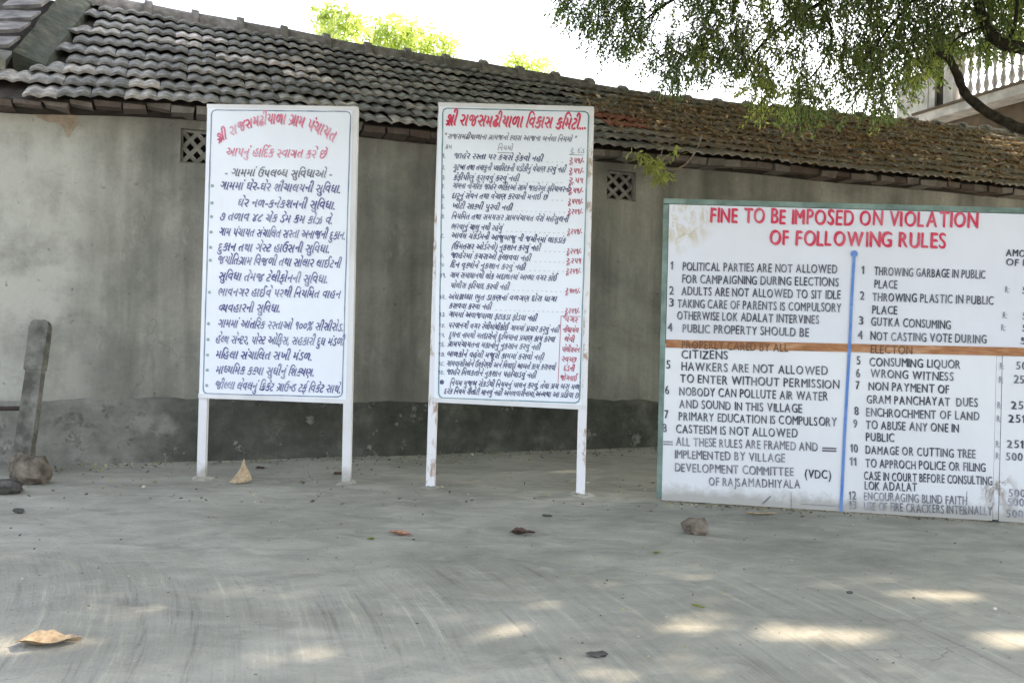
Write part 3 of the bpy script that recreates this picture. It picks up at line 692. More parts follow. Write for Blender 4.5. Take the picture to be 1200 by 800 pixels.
L2 = [('૧.', 'જાહેર રસ્તા પર કચરો ફેંકવો નહી', (531, 185.5), (636, 189.4), 'રૂ.૫૧/-', 191), ('૨.', 'ગુટખા તથા તમાકુની પ્લાસ્ટિકની પડીકીનું વેચાણ કરવું નહી', (530.4, 199), (662.4, 202.2), 'રૂ.૫૧/-', 203),
      ('૩.', 'કેફીપીણું કરાવવું કરવું નહી', (531, 211), (608, 212.6), 'રૂ.૫૧', 214.2), ('૪.', 'ગામના નાગરિકે જાહેર વ્યક્તિઓ સામે જાહેરમાં કરિયાવરની', (529.6, 220.6), (667, 225.2), 'રૂ.૫૧/-', 226),
      ('૫.', 'દારૂનું સેવન તથા વેચાણ કરવાની મનાઈ છે', (529, 232.6), (641.6, 234.2), 'રૂ.૫૫૧/-', 239), ('૬.', 'ખોટી સાક્ષી પુરવી નહી', (529, 244.4), (600.2, 246.8), 'રૂ.૨૫૧/-', 250.8),
      ('૭.', 'નિયમિત તથા સમયસર ગ્રામપંચાયત વેરો મહેસુલની', (529, 256.4), (665.8, 260.4), None, 0), ('', 'ભરવાનું ચાલુ નથી રહેવું', (528.2, 268.4), (588.2, 270.8), 'રૂ.૨૫૧/-', 274),
      ('૮.', 'આવેલ ચેકડેમની આજુબાજુ ની જમીનમાં લાકડાંક', (528.2, 278.8), (662.6, 285.2), None, 0), ('', '(કિંમતસર ઓર્ડરનો) નુકશાન કરવું નહી', (529, 291.6), (633, 294), 'રૂ.૨૫૧/-', 297.2),
      ('૯.', 'જાહેરમાં કચરાઓ ફેલાવવા નહી', (527.4, 302), (621.8, 306), 'રૂ.૨૫૧', 308.4), ('૧૦', 'દિન વૃક્ષોને નુકશાન કરવું નહી', (527.4, 313.2), (615.4, 316.4), 'રૂ.૨૫૧/-', 320.4),
      ('૧૧.', 'ગામ સમાધાનથી લોક અદાલતમાં આવ્યા વગર કોઈ', (526.6, 325.2), (652.2, 329.2), None, 0), ('', 'પોલીસ ફરિયાદ કરવી નહી', (527.4, 337.2), (596.2, 339.6), 'રૂ.૫૦૧/-', 343.6),
      ('૧૨.', 'અંધશ્રધ્ધા ભુત ડાકણનાં વળગણ દોરા ધાગા', (525, 350.5), (652.3, 353.4), None, 0), ('', 'કરાવવા કરવા નહી', (525.8, 361), (575.5, 362.7), 'રૂ.૨૫૧/-', 367),
      ('૧૩.', 'ગામમાં અવાજવાળા ફટાકડા ફોડવા નહી', (525, 371.1), (628.7, 376.2), None, 0), ('૧૪.', 'પરવાનગી વગર રેલીમાંથીકોઈ ગામમાં પ્રચાર કરવું નહી', (525, 383.8), (654.8, 389.7), None, 0),
      ('૧૫.', 'દુધના નામથી મતદારોનો દુઃખિયાના પ્રમાણ કાર્ય કરવા', (525.8, 394.8), (649.8, 400.7), None, 0), ('૧૬.', 'ગ્રામપંચાયતના મકાનોનું નુકસાન કરવું નહી', (524, 405.7), (633, 410), None, 0),
      ('૧૭.', 'બાળકોને વહેલી મજૂરી કામમાં કરાવો નહી', (523.2, 417.5), (637, 421.8), None, 0), ('૧૮.', 'ગામવાસીઓને ઉશ્કેરણી અને વિવાદો બાબતે કાર્ય કરાવવો', (521.6, 428.5), (650.6, 433.6), None, 0),
      ('૧૯.', 'જાહેર મિલકતોને નુકશાન પહોંચાડવું નહી', (521.6, 438.6), (627.9, 442.9), None, 0)]
red3 = paint_mat('dull_red_paint', (.42, .04, .1), .4, BASE)
faint = paint_mat('faint_grey_paint', (.36, .37, .45), .5, BASE)
for num, t, a, b, amt, av in L2:
    ln = 517.5 - (a[1] - 185) * .018
    if num: W2_(num, (ln, a[1]-.3), (ln + (5 if len(num) < 3 else 8), a[1]-.1), 4.8, blue2, off=.01, shear=.15)
    if len(num) == 3: a = (max(a[0], ln + 9.5), a[1])
    W2_(t, a, b, 6.2, blue2, off=.036, shear=.32)
    if amt:
        W2_(amt, (667 - (av-190)*.03, av), (684.5 - (av-190)*.03, av + .6), 6, red3, off=.045, shear=.2)
        x = b[0] + 5
        while x < 662 and b[0] < 650: polyline(b2, r2, [(x, b[1] + (x-b[0])*.03 + .3), (x + 2, b[1] + (x-b[0])*.03 + .36)], .006, faint, name='dotted_leader'); x += 5.5
W2_('નિયમ મુજબ રોકડેથી નિયમનું પાલન કરવું, તેવા પ્રચ બસ મળે', (527, 451.3), (678.5, 456.4), 6, blue2, off=.04, shear=.32)
W2_('દરેક નિયમ રીતોટી માનવું નહીં અમલવારીનામા,અન્યથા આ પ્રક્રિયા છે', (520, 461), (678, 466.3), 6, blue2, off=.04, shear=.32); dot(b2, r2, 518, 447.5, 2.8, blue2)
polyline(b2, r2, [(657.5, 370), (680.5, 371)], .006, red3, name='column_rule'); polyline(b2, r2, [(657.5, 370), (654, 449)], .006, red3, name='column_rule')
for t, a, b in (('"વગર', (659, 377), (677, 378)), ('નોંધાયેલ', (659, 389), (678, 390)), ('લેવી', (661, 400), (673, 401)), ('પોલીસમેન', (658, 412), (679, 413)), ('સ્વચ્છ', (658, 423.5), (675, 424.5)), ('દંડની', (660, 434), (673, 435)), ('જોગવાઈ', (656, 445.5), (676, 446.3))):
    W2_(t, a, b, 6, red3, off=.045, shear=.2)
# ------------------------------------------------------------------ big rules board
g0, g1 = ground_hit(772, 586), ground_hit(1200, 613)
b3 = Board(g0, g1, .04)
r3 = empty('village_rules_board', (b3.P.x, b3.P.y, 0), 'wide white rules board with red English heading and teal frame, standing on the ground', 'notice board')
P_rust = b3.hit(792, 250)
BASE3 = (.65, .67, .75)
PM3 = panel_mat('rules_board_paint', BASE3, (.5, .51, .55), (tuple(P_rust), .42, (.45, .37, .2)), .4)
PM3b = panel_mat('rules_board_paint_low', (.70, .72, .77), (.55, .56, .6), (tuple(b3.hit(1171, 578)), .2, (.2, .15, .12)), .35)
aR = 5.9   # right end lies outside the frame
topL, topR = b3.ab(781, 232), b3.ab(1200, 243); botL, botR = b3.ab(773, 586), b3.ab(1200, 612)
def topz(a): return topL[1] + (topR[1]-topL[1]) * (a-topL[0]) / (topR[0]-topL[0])
def botz(a): return max(.012, botL[1] + (botR[1]-botL[1]) * (a-botL[0]) / (botR[0]-botL[0]))
bandL, bandR = b3.ab(775, 402), b3.ab(1200, 412)
def bandz(a): return bandL[1] + (bandR[1]-bandL[1]) * (a-bandL[0]) / (bandR[0]-bandL[0])
seam = b3.ab(1173, 480)[0]; seamL = b3.ab(1166, 480)[0]; aL = b3.ab(778.5, 480)[0]
def slab3(a0, a1, zf0, zf1, z0, z1, nm, mat, n=1):
    q = MB(); 
    c = [(a0, zf0(a0)), (a1, zf0(a1)), (a1, zf1(a1)), (a0, zf1(a0))]
    q.hexa([b3.pt(*c[0], z0), b3.pt(*c[1], z0), b3.pt(*c[1], z1), b3.pt(*c[0], z1), b3.pt(*c[3], z0), b3.pt(*c[2], z0), b3.pt(*c[2], z1), b3.pt(*c[3], z1)])
    return q.build(nm, mat, r3)
slab3(aL + .0, aR, lambda a: bandz(a), lambda a: topz(a) - .06, -.012, 0, 'panel', PM3)
slab3(aL - .005, seamL, lambda a: botz(a), lambda a: bandz(a) - .003, -.012, .002, 'panel', PM3b)
slab3(seamL + .004, seam, lambda a: botz(a) + .01, lambda a: bandz(a) - .003, -.014, -.004, 'panel', PM3b)
slab3(seam + .004, aR, lambda a: botz(a), lambda a: bandz(a) - .003, -.012, .003, 'panel', PM3b)
slab3(aL, aR, lambda a: bandz(a) - .04, lambda a: bandz(a) + .036, .0032, .012, 'rusty_batten', M['rust'])
fw = .055
slab3(aL - fw, aR, lambda a: topz(a) - .055, lambda a: topz(a) - .006, -.05, .006, 'frame_bar', M['teal'])
slab3(aL - fw, aL - .006, lambda a: 0.03, lambda a: topz(a) - .067, -.05, .005, 'frame_bar', M['teal'])
slab3(aR, aR + fw, lambda a: 0.0, lambda a: topz(a), -.05, .005, 'frame_bar', M['teal'])
slab3(aL, aR, lambda a: .03, lambda a: topz(a) - .07, -.045, -.016, 'backing', M['dark'])
for af in (aL + .4, (aL + aR)/2, aR - .4):
    q = MB(); P = b3.pt(af, -.1, -.12); q.box(P, b3.d*.06, b3.n*.06, UP*2.7); q.build('rear_post', M['teal'], r3)
redE = paint_mat('crimson_letter_paint', (.55, .02, .07), .25, BASE3); blkE = paint_mat('slate_letter_paint', (.045, .05, .075), .45, BASE3, .5)
blkF = paint_mat('faded_letter_paint', (.13, .13, .16), .75, BASE3); bluE = paint_mat('blue_line_paint', (.07, .19, .52), .25, BASE3)
W3 = lambda t, a, b, h, m=blkE, off=.03, **kw: write(b3, r3, t, a, b, h, m, off=off, guj=False, unit=.69, lift=.0065, jit=.022, **kw)
W3('FINE TO BE IMPOSED ON VIOLATION', (832.5, 260.7), (1147.5, 266.7), 17, redE, .036)
W3('OF FOLLOWING RULES', (902, 287), (1110, 290.8), 17, redE, .036)
T3 = [('1', 786, 315.7, 790, 315.8), ('POLITICAL PARTIES ARE NOT ALLOWED', 800, 317, 982.5, 320.5), ('FOR CAMPAIGNING DURING ELECTIONS', 799.5, 331.5, 983.7, 335.5),
      ('2', 784.5, 345, 791, 345), ('ADULTS ARE NOT ALLOWED TO SIT IDLE', 798.7, 345.5, 985.7, 350.5), ('3', 784.5, 359, 791, 359), ('TAKING CARE OF PARENTS IS COMPULSORY', 794, 360, 987, 365.7),
      ('OTHERWISE LOK ADALAT INTERVINES', 793.7, 374, 960.7, 379.5), ('4', 782.5, 388, 790, 388), ('PUBLIC PROPERTY SHOULD BE', 800, 389, 949.5, 394.5),
      ('CITIZENS', 798.9, 419.7, 854.5, 421), ('5', 781, 431.8, 787.5, 432), ('HAWKERS ARE NOT ALLOWED', 798.6, 433.6, 970.8, 439.4), ('TO ENTER WITHOUT PERMISSION', 797.3, 448, 985.3, 455.2),
      ('6', 779.7, 461.2, 786, 461.3), ('NOBODY CAN POLLUTE AIR WATER', 796.2, 463, 971.3, 469.3), ('AND SOUND IN THIS VILLAGE', 796.2, 477.5, 941, 483.5),
      ('7', 779, 490, 785, 490), ('PRIMARY EDUCATION IS COMPULSORY', 795.4, 492, 981.8, 499.3), ('8', 776.5, 505.8, 783, 505.9), ('CASTEISM IS NOT ALLOWED', 792.3, 506.6, 935.4, 512.4),
      ('ALL THESE RULES ARE FRAMED AND', 792.3, 521.6, 959.5, 528.1), ('IMPLEMENTED BY VILLAGE', 791, 536.5, 921.5, 541.3), ('DEVELOPMENT COMMITTEE', 791, 551.8, 932, 557.5), ('(VDC)', 943.3, 559, 975.3, 561),
      ('OF RAJSAMADHIYALA', 830.9, 568.3, 939, 572),
      ('1', 1010, 321, 1014, 321), ('THROWING GARBAGE IN PUBLIC', 1024.5, 322.5, 1155.7, 326.7), ('PLACE', 1024.5, 337.5, 1052.5, 338.5), ('2', 1008, 351, 1014, 351), ('THROWING PLASTIC IN PUBLIC', 1022.5, 352.5, 1165, 357),
      ('PLACE', 1022, 367.5, 1052.5, 368.5), ('3', 1006.7, 380, 1013, 380), ('GUTKA CONSUMING', 1020.7, 381.2, 1115.5, 385.5), ('4', 1005.5, 397, 1013, 397), ('NOT CASTING VOTE DURING', 1020, 398, 1157.5, 402.5),
      ('5', 1004, 427, 1010, 427), ('CONSUMING LIQUOR', 1019, 428.4, 1126.2, 431.8), ('6', 1003.3, 441.5, 1009.5, 441.6), ('WRONG WITNESS', 1019.9, 442, 1118.8, 446.2), ('7', 1002.8, 456, 1009, 456),
      ('NON PAYMENT OF', 1017.8, 456.7, 1113, 460.7), ('GRAM PANCHAYAT  DUES', 1015.7, 472.2, 1146.4, 476.4), ('8', 1001.5, 486, 1008, 486), ('ENCHROCHMENT OF LAND', 1015, 487.4, 1149, 492.2),
      ('9', 1000, 500.6, 1006.3, 500.7), ('TO ABUSE ANY ONE IN', 1014.6, 502, 1124.9, 506.6), ('PUBLIC', 1014.6, 516.3, 1049.3, 517.6), ('10', 996.8, 529.5, 1007, 529.8), ('DAMAGE OR CUTTING TREE', 1014.3, 531.3, 1143.8, 536.5),
      ('11', 996, 545, 1005, 545.3), ('TO APPROCH POLICE OR FILING', 1014.3, 547, 1155.6, 552.3), ('CASE IN COURT BEFORE CONSULTING', 1012.5, 561.5, 1163.5, 568), ('LOK ADALAT', 1013.3, 573.3, 1075.5, 575.4),
      ('12', 995, 584.6, 1005, 584.9), ('ENCOURAGING BLIND FAITH', 1012.5, 585.4, 1133.8, 591.2), ('13', 995, 596, 1005, 596.3), ('USE OF FIRE CRACKERS INTERNALLY', 1012.5, 597, 1163.5, 603.5)]
for t, u0, v0, u1, v1 in T3:
    fade = v0 > 580 or 519 < v0 < 540 and u0 < 900 or v0 > 550 and u0 < 900
    W3(t, (u0, v0), (u1, v1), 9.7, blkF if fade else blkE)
write(b3, r3, 'PROPERLY CARED BY ALL', (799, 408), (925, 412), 9, paint_mat('batten_letter_paint', (.13, .07, .04), .5, (.4, .2, .1)), off=.02, guj=False, unit=.69, lift=.0145, jit=.02)
write(b3, r3, 'ELECTON', (1020, 413.5), (1070.5, 415), 9.5, paint_mat('batten_letter_paint_b', (.13, .07, .04), .5, (.4, .2, .1)), off=.02, guj=False, unit=.69, lift=.0145, jit=.02)
for t, u0, v0, u1 in (('AMOUNT', 1178.7, 300, 1223), ('OF FINE', 1179, 311, 1222), ('51', 1198, 344, 1212), ('51', 1198, 374, 1212), ('51', 1198, 388, 1212), ('51', 1196, 403, 1211)):
    W3(t, (u0, v0), (u1, v0 + (u1-u0)*.045), 8)
for t, u0, v0 in (('500', 1190.5, 432.3), ('250', 1188, 448.8), ('251', 1185, 478.8), ('251', 1181.8, 494.5), ('251', 1180, 524.2), ('500', 1178.7, 538.6), ('500', 1181.8, 581.2), ('500', 1180.5, 591.7), ('500', 1179.2, 605.4)):
    W3(t, (u0, v0), (u0 + 21, v0 + 1), 9.2, blkF if v0 > 570 else blkE)
for u0, v0 in ((1177.5, 342.5), (1175, 372.5), (1173, 387), (1171.5, 432.3), (1170.5, 448), (1168.6, 477.7), (1168, 493.5), (1167, 523.4), (1167, 537.3)):
    W3('R:', (u0, v0), (u0 + 6, v0 + .3), 7.5, blkF, .01)
polyline(b3, r3, [(1000.8, 298), (997.8, 350), (995.7, 400), (990, 500), (985, 602)], .026, bluE, .0135, name='column_rule'); dot_ = b3.ab(1000.8, 297.5)
mk('column_rule_dot', [b3.pt(dot_[0] + .032*math.cos(i*math.pi/6), dot_[1] + .032*math.sin(i*math.pi/6), .014) for i in range(12)], [tuple(range(12))], bluE, r3)
for pts in ([(776.3, 517), (788.4, 517.5)], [(776.3, 520), (788.4, 520.5)], [(963.5, 524.6), (980, 525.2)], [(963.5, 527.6), (980, 528.2)], [(893, 590.5), (903, 581)], [(927, 576), (927, 596)], [(1133, 575), (1131, 603)], [(938, 590), (985, 593)]):
    polyline(b3, r3, pts, .016 if pts[0][0] < 900 and pts[0][1] < 580 or pts[0][0] == 963.5 or pts[0][0] == 893 else .005, blkF, .0066, name='painted_dash')
# ------------------------------------------------------------------ leaves
def leaves(base, dirv, L, W, curl=.15):
    """base (n,3), dirv (n,3) unit; -> verts (4n,3), quads (n,4)"""
    n = len(base); rnd = rng.normal(size=(n, 3)); sd = np.cross(dirv, rnd); sd /= np.linalg.norm(sd, axis=1, keepdims=True) + 1e-9
    nn = np.cross(dirv, sd); L = np.asarray(L).reshape(-1, 1); W = np.asarray(W).reshape(-1, 1)
    v0 = base; v2 = base + dirv * L + nn * L * curl; mid = base + dirv * L * .45
    V = np.stack([v0, mid + sd * W / 2 + nn * W * .12, v2, mid - sd * W / 2 + nn * W * .12], 1).reshape(-1, 3)
    return V, np.arange(4 * n).reshape(-1, 4)
def sprigs(anchor, nl, sl, ll, lw, droop=.8, spread=.9):
    n = len(anchor); d = rng.normal(size=(n, 3)); d[:, 2] = d[:, 2] * .4 - droop; d /= np.linalg.norm(d, axis=1, keepdims=True)
    t = np.linspace(.12, 1, nl); SLn = sl * rng.uniform(.6, 1.25, size=(n, 1, 1))
    B = anchor[:, None, :] + d[:, None, :] * t[None, :, None] * SLn; B[:, :, 2] -= (t[None, :] ** 2) * .1 * SLn[:, :, 0]
    side = np.cross(d, rng.normal(size=(n, 3))); side /= np.linalg.norm(side, axis=1, keepdims=True) + 1e-9
    sg = np.where(np.arange(nl) % 2, 1, -1)[None, :, None]
    ld = d[:, None, :] * .65 + side[:, None, :] * sg * spread + rng.normal(size=(n, nl, 3)) * .28; ld[:, :, 2] -= .35
    ld /= np.linalg.norm(ld, axis=2, keepdims=True)
    r = np.repeat(np.clip(rng.normal(.45, .22, size=(n, 1)), 0, 1), nl, 1) + rng.normal(0, .12, size=(n, nl))
    return B.reshape(-1, 3), ld.reshape(-1, 3), np.clip(r, 0, 1).ravel(), d, SLn[:, 0, 0]
def inpoly(u, v, poly):
    c = np.zeros(len(u), bool); n = len(poly)
    for i in range(n):
        (x1, y1), (x2, y2) = poly[i-1], poly[i]
        cond = ((y1 > v) != (y2 > v)); xx = (x2-x1) * (v-y1) / ((y2-y1) + 1e-9) + x1; c ^= cond & (u < xx)
    return c
def nproj(P):
    x, z = P[:, 0] / P[:, 1], (P[:, 2]-1.5) / P[:, 1]; return 600 + F*(x*cr + z*sr), 400 - F*(-x*sr + z*cr)
# sun gaps cut into the unseen crown: where the photograph shows sun flecks
GAPS = [(ground_hit(u, v), a, b) for u, v, a, b in ((8, 758, .2, .07), (582, 737, .1, .03), (800, 735, .1, .05), (955, 742, .28, .075), (1085, 698, .22, .06), (1190, 752, .2, .08), (705, 794, .06, .03), (350, 765, .06, .02))]
GAPS += [(roofP(*roof_st(1182, 176)), .62, .3), (roofP(*roof_st(930, 165)), .1, .05), (roofP(*roof_st(760, 150)), .1, .06)]
SN = np.array(SUN); gx = np.cross(SN, [0, 0, 1]); gx /= np.linalg.norm(gx); gy = np.cross(gx, SN)
def sungap(B):
    keep = np.ones(len(B), bool)
    for P, a, b in GAPS:
        q = B - np.array(P); e1 = q @ np.array([1, 0, 0]) ; tt = q[:, 2] / SN[2]
        hx = q[:, 0] - tt * SN[0]; hy = q[:, 1] - tt * SN[1]
        keep &= ~((hx / (a + .1))**2 + (hy / (b * 1.6 + .06))**2 < 1)
    return keep
tree = empty('shade_tree', (7.6, 10.2, 0), 'dark drooping shade tree with crooked branches hanging over the right end of the roof', 'tree')
tb = MB()
tb.tube(spline([(7.6, 10.2, -.1), (7.55, 10.15, 1.4), (7.7, 10.1, 2.9), (7.5, 10.2, 4.2)]), [.34 - .004*i for i in range(19)], 12, .1)
tb.tube(spline([(7.5, 10.2, 4.0), (7.9, 10.8, 5.6), (8.6, 11.4, 7.6), (9, 11.6, 9.2)]), [.2 - .008*i for i in range(19)], 9, .1)
tb.tube(spline([(7.5, 10.2, 4.0), (6.8, 10.1, 5.6), (5.2, 10.3, 7.0), (3, 10.8, 8.2), (.5, 10.6, 8.8)]), [.18 - .006*i for i in range(25)], 9, .1)
tb.tube(spline([(7.5, 10.2, 4.3), (6.8, 8.8, 6.2), (5.6, 7.6, 7.6), (3.4, 6.9, 8.4)]), [.16 - .006*i for i in range(19)], 9, .1)
tb.build('trunk', M['bark'], tree, smooth=True)
def limb(pts, rads, nm='branch'):
    q = MB(); P = spline(pts, 5); r = np.interp(np.linspace(0, 1, len(P)), np.linspace(0, 1, len(rads)), rads); q.tube(P, [float(x) * .85 for x in r], 8, .25); q.build(nm, M['bark'], tree, smooth=True)
YB = 9.9
limb([(7.55, 10.15, 3.6), at(1290, 172, 10), at(1235, 160, YB), at(1195, 150, YB), at(1160, 133, YB), at(1133, 112, YB), at(1122, 88, YB), at(1112, 70, YB), at(1096, 61, YB)], [.1, .085, .075, .07, .062, .055, .05, .045, .03])
limb([(7.5, 10.2, 4.1), at(1290, 75, 10), at(1235, 62, YB), at(1200, 57, YB), at(1176, 52, YB), at(1160, 38, YB), at(1150, 15, YB), at(1140, -25, YB), at(1120, -90, YB)], [.13, .11, .09, .08, .078, .07, .06, .055, .05])
limb([at(1155, 30, YB), at(1128, 41, YB-.1), at(1114, 52, YB), at(1100, 66, YB)], [.018, .014, .01, .006])
limb([at(1140, -25, YB), at(1040, -30, 10.4), at(960, 5, 10.8), at(900, 45, 11.2), at(868, 85, 11.5)], [.05, .04, .03, .022, .012])
limb([at(1040, -30, 10.4), at(930, -40, 10.6), at(820, -15, 10.8), at(760, 20, 11), at(735, 50, 11)], [.035, .03, .025, .016, .008])
limb([at(960, 5, 10.8), at(975, 40, 11), at(960, 80, 11.2), at(925, 112, 11.4)], [.025, .018, .014, .008])
limb([at(1115, -60, 10.2), at(1070, 0, 10.3), at(1040, 35, 10.3), at(1010, 80, 10.4)], [.03, .022, .016, .008])
limb([at(1180, 52, YB), at(1189, 30, 9.7), at(1192, 0, 9.6), at(1190, -30, 9.6)], [.03, .025, .02, .02])
# foliage in view: shape measured from the photograph, spread over 2.5 m of depth
main = [(652, -60), (656, 2), (668, 22), (690, 32), (702, 48), (722, 58), (756, 62), (765, 85), (790, 96), (830, 80), (868, 82), (884, 122), (905, 134), (940, 136), (990, 133), (1035, 130), (1046, 118), (1062, 96), (1085, 84), (1112, 62), (1140, 52), (1165, 66), (1185, 40), (1210, 40), (1210, -60)]
hole = [[(826, 86), (850, 82), (872, 110), (840, 112)], [(775, 20), (795, 0), (812, 5), (790, 30)], [(1020, 5), (1060, 0), (1050, 20)], [(955, 60), (975, 50), (972, 95), (957, 90)]]
n = 7300; Yd = rng.uniform(9.6, 12.4, n); uu = rng.uniform(640, 1215, n); vv = rng.uniform(-70, 130, n)
cl = rng.uniform(0, 1, (90, 2)) * [575, 200] + [640, -70]; dmin = np.min(np.hypot(uu[:, None]-cl[None, :, 0], vv[:, None]-cl[None, :, 1]), 1)
ok = inpoly(uu, vv, main) & (rng.uniform(0, 1, n) < np.where(dmin < 17, 1, .42)) & (rng.uniform(0, 1, n) < np.where(uu > 1000, .95, .85))
for h_ in hole: ok &= ~(inpoly(uu, vv, h_) & (rng.uniform(0, 1, n) < .9))
xx = (uu - 600) / F; yy = (400 - vv) / F
A = np.stack([(xx*cr - yy*sr) * Yd, Yd, (xx*sr + yy*cr) * Yd + 1.5], 1)[ok]
B, ld, rr_, d_, SLn = sprigs(A, 11, .29, .062, .018, 1.3)
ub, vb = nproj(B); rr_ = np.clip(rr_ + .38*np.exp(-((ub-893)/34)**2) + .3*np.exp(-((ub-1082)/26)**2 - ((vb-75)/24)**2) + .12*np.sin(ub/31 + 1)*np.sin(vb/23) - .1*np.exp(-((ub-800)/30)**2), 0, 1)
V, Q = leaves(B, ld, rng.uniform(.05, .09, len(B)), rng.uniform(.018, .03, len(B)))
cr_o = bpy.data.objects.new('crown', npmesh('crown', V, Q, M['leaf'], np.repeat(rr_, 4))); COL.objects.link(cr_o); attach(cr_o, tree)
tw = MB()
for i in range(0, len(A)):
    a = Vector(A[i]); e = a + Vector(d_[i]) * float(SLn[i]); k0 = len(tw.v)
    top = a + Vector((random.uniform(-.15, .25), random.uniform(-.1, .1), random.uniform(.05, .3)))
    for p_ in (top, a, e):
        tw.v += [p_ + Vector((.0035, 0, 0)), p_ + Vector((-.002, .003, 0)), p_ + Vector((-.002, -.003, 0))]
    for q_ in (0, 3):
        for j in range(3): tw.f.append((k0+q_+j, k0+q_+(j+1) % 3, k0+q_+3+(j+1) % 3, k0+q_+3+j))
tw.build('twigs', M['bark'], tree, kind='stuff')
# unseen upper crown, added above the picture to shade the yard and roof
n = 38000; X_ = rng.uniform(-3.5, 20, n); Y_ = rng.uniform(3.2, 23, n); lowz = 1.5 + .41 * Y_ + .25; lowz = np.maximum(lowz, 4.4)
Zc = lowz + rng.uniform(0, 2.4, n)
A2 = np.stack([X_, Y_, Zc], 1); u2, v2 = nproj(A2)
A2 = A2[(v2 < -45) | (u2 > 1290)]
B, ld, rr_, d_, _s = sprigs(A2, 9, .5, .16, .07, .3)
ub, vb = nproj(B); kp = sungap(B) & ((vb < -32) | (ub > 1260))
B, ld, rr_ = B[kp], ld[kp], rr_[kp]
V, Q = leaves(B, ld, rng.uniform(.13, .2, len(B)), rng.uniform(.06, .09, len(B)))
o = bpy.data.objects.new('upper_crown', npmesh('upper_crown', V, Q, M['leaf'], np.repeat(rr_, 4))); COL.objects.link(o); attach(o, tree)
# bright trees beyond the ridge
def far_tree(label, u, vtop, Y, halfw, n, seed, lobes):
    P = at(u, vtop, Y); t_ = empty('background_tree', (P.x, P.y, 0), label, 'tree', 'sunlit trees beyond the roof ridge')
    q = MB(); q.tube(spline([(P.x, P.y, -.1), (P.x + .2, P.y, P.z*.3), (P.x - .1, P.y, P.z*.5), (P.x, P.y, P.z - 2.6)], 4), [.22, .2, .19, .18, .17, .15, .14, .12, .1, .08, .07, .06, .04], 7)
    for j in range(6):
        an = j * 1.05; z0 = P.z * random.uniform(.4, .55); q.tube(spline([(P.x, P.y, z0), (P.x + halfw*.5*math.cos(an), P.y + halfw*.5*math.sin(an), z0 + .3), (P.x + halfw*math.cos(an), P.y + halfw*math.sin(an), P.z - 2.0)], 3), .05, 5)
    q.build('trunk', M['bark'], t_, smooth=True)
    A = []
    for (lu, lv, lr, dn) in lobes:
        c = at(lu, lv, Y); m = int(n * dn); d = rng.normal(size=(m, 3)); d /= np.linalg.norm(d, axis=1, keepdims=True)
        A.append(np.array(c) + d * (lr * rng.uniform(.2, 1, (m, 1)) ** .6))
    for j in range(9):
        c = Vector((P.x + random.uniform(-1, 1)*halfw, P.y + random.uniform(-1, 1)*halfw, P.z - random.uniform(1.0, 2.6))); m = n // 3; d = rng.normal(size=(m, 3)); d /= np.linalg.norm(d, axis=1, keepdims=True)
        A.append(np.array(c) + d * (.8 * rng.uniform(.2, 1, (m, 1)) ** .5))
    A = np.concatenate(A); B, ld, rr, _, _ = sprigs(A, 6, .3, .14, .07, .1)
    V, Q = leaves(B, ld, rng.uniform(.1, .18, len(B)), rng.uniform(.05, .08, len(B)))
    o = bpy.data.objects.new('crown', npmesh('crown', V, Q, M['leaf_far'], np.repeat(rr, 4))); COL.objects.link(o); attach(o, t_)
far_tree('yellow-green treetop above the roof ridge, nearest the left board', 398, 12, 22, 1.3, 70, 1, [(372, 24, .25, .35), (392, 17, .35, .6), (412, 26, .4, .8), (395, 38, .5, .9)])
far_tree('widest yellow-green treetop above the ridge, between the two tall boards', 470, 28, 24, 1.8, 95, 2, [(440, 38, .45, .8), (463, 36, .5, 1), (490, 46, .5, 1), (520, 54, .45, .8), (470, 58, .7, 1)])
far_tree('pale sliver of treetop just above the ridge over the second tall board', 618, 70, 26, 1.2, 60, 3, [(600, 74, .3, .5), (618, 75, .35, .8), (638, 78, .3, .6)])
# ------------------------------------------------------------------ neighbouring house with balcony
BD = -NRM                       # runs away from the camera
YH = 22.0; PH = at(1160, 107, YH)
def hp(k, off, z): P = PH + BD * k + D * off; P.z = z; return P
def k_at(u):       # distance along the balcony line for an image column
    best = min((abs(proj(hp(i*.02, 0, PH.z))[0] - u), i*.02) for i in range(-400, 400)); return best[1]
nh = empty('balcony_house', (PH.x, PH.y, 0), 'whitewashed house with balustraded balcony behind the right end of the roof', 'house')
k0, k1, kend = -2.6, k_at(1118), k_at(1070)
zs = PH.z
q = MB(); q.box(hp(k0, 0, zs - .28), BD*(kend-k0), D*2.2, UP*.26); q.build('balcony_slab', M['white_wall'], nh)
q = MB(); q.box(hp(k0, -.06, zs - .05), BD*(kend-k0), D*.3, UP*.06); q.build('slab_edge', M['house_brown'], nh)
ztop = zs + 1.28
q = MB(); q.box(hp(k0, .02, ztop - .16), BD*(k1-k0), D*.22, UP*.16); q.build('handrail', M['white_wall'], nh)
prof = [(0, .07), (.05, .07), (.08, .04), (.2, .082), (.3, .06), (.42, .032), (.5, .05), (.54, .032), (.68, .075), (.8, .06), (.9, .035), (.93, .07), (1, .07)]
bv = []; bf = []; n = 10; Hb = ztop - .16 - zs - .01
for z, r in prof:
    for i in range(n): bv.append((r*math.cos(2*math.pi*i/n), r*math.sin(2*math.pi*i/n), z*Hb))
for j in range(len(prof)-1):
    for i in range(n): bf.append((j*n+i, j*n+(i+1) % n, (j+1)*n+(i+1) % n, (j+1)*n+i))
bm_ = mesh('baluster', bv, bf, M['baluster'], True)
kk = k1 - .15
while kk > k0:
    o = bpy.data.objects.new('baluster', bm_); COL.objects.link(o); attach(o, nh); o.matrix_basis = Matrix.Translation(hp(kk, .12, zs + .01)); kk -= .245
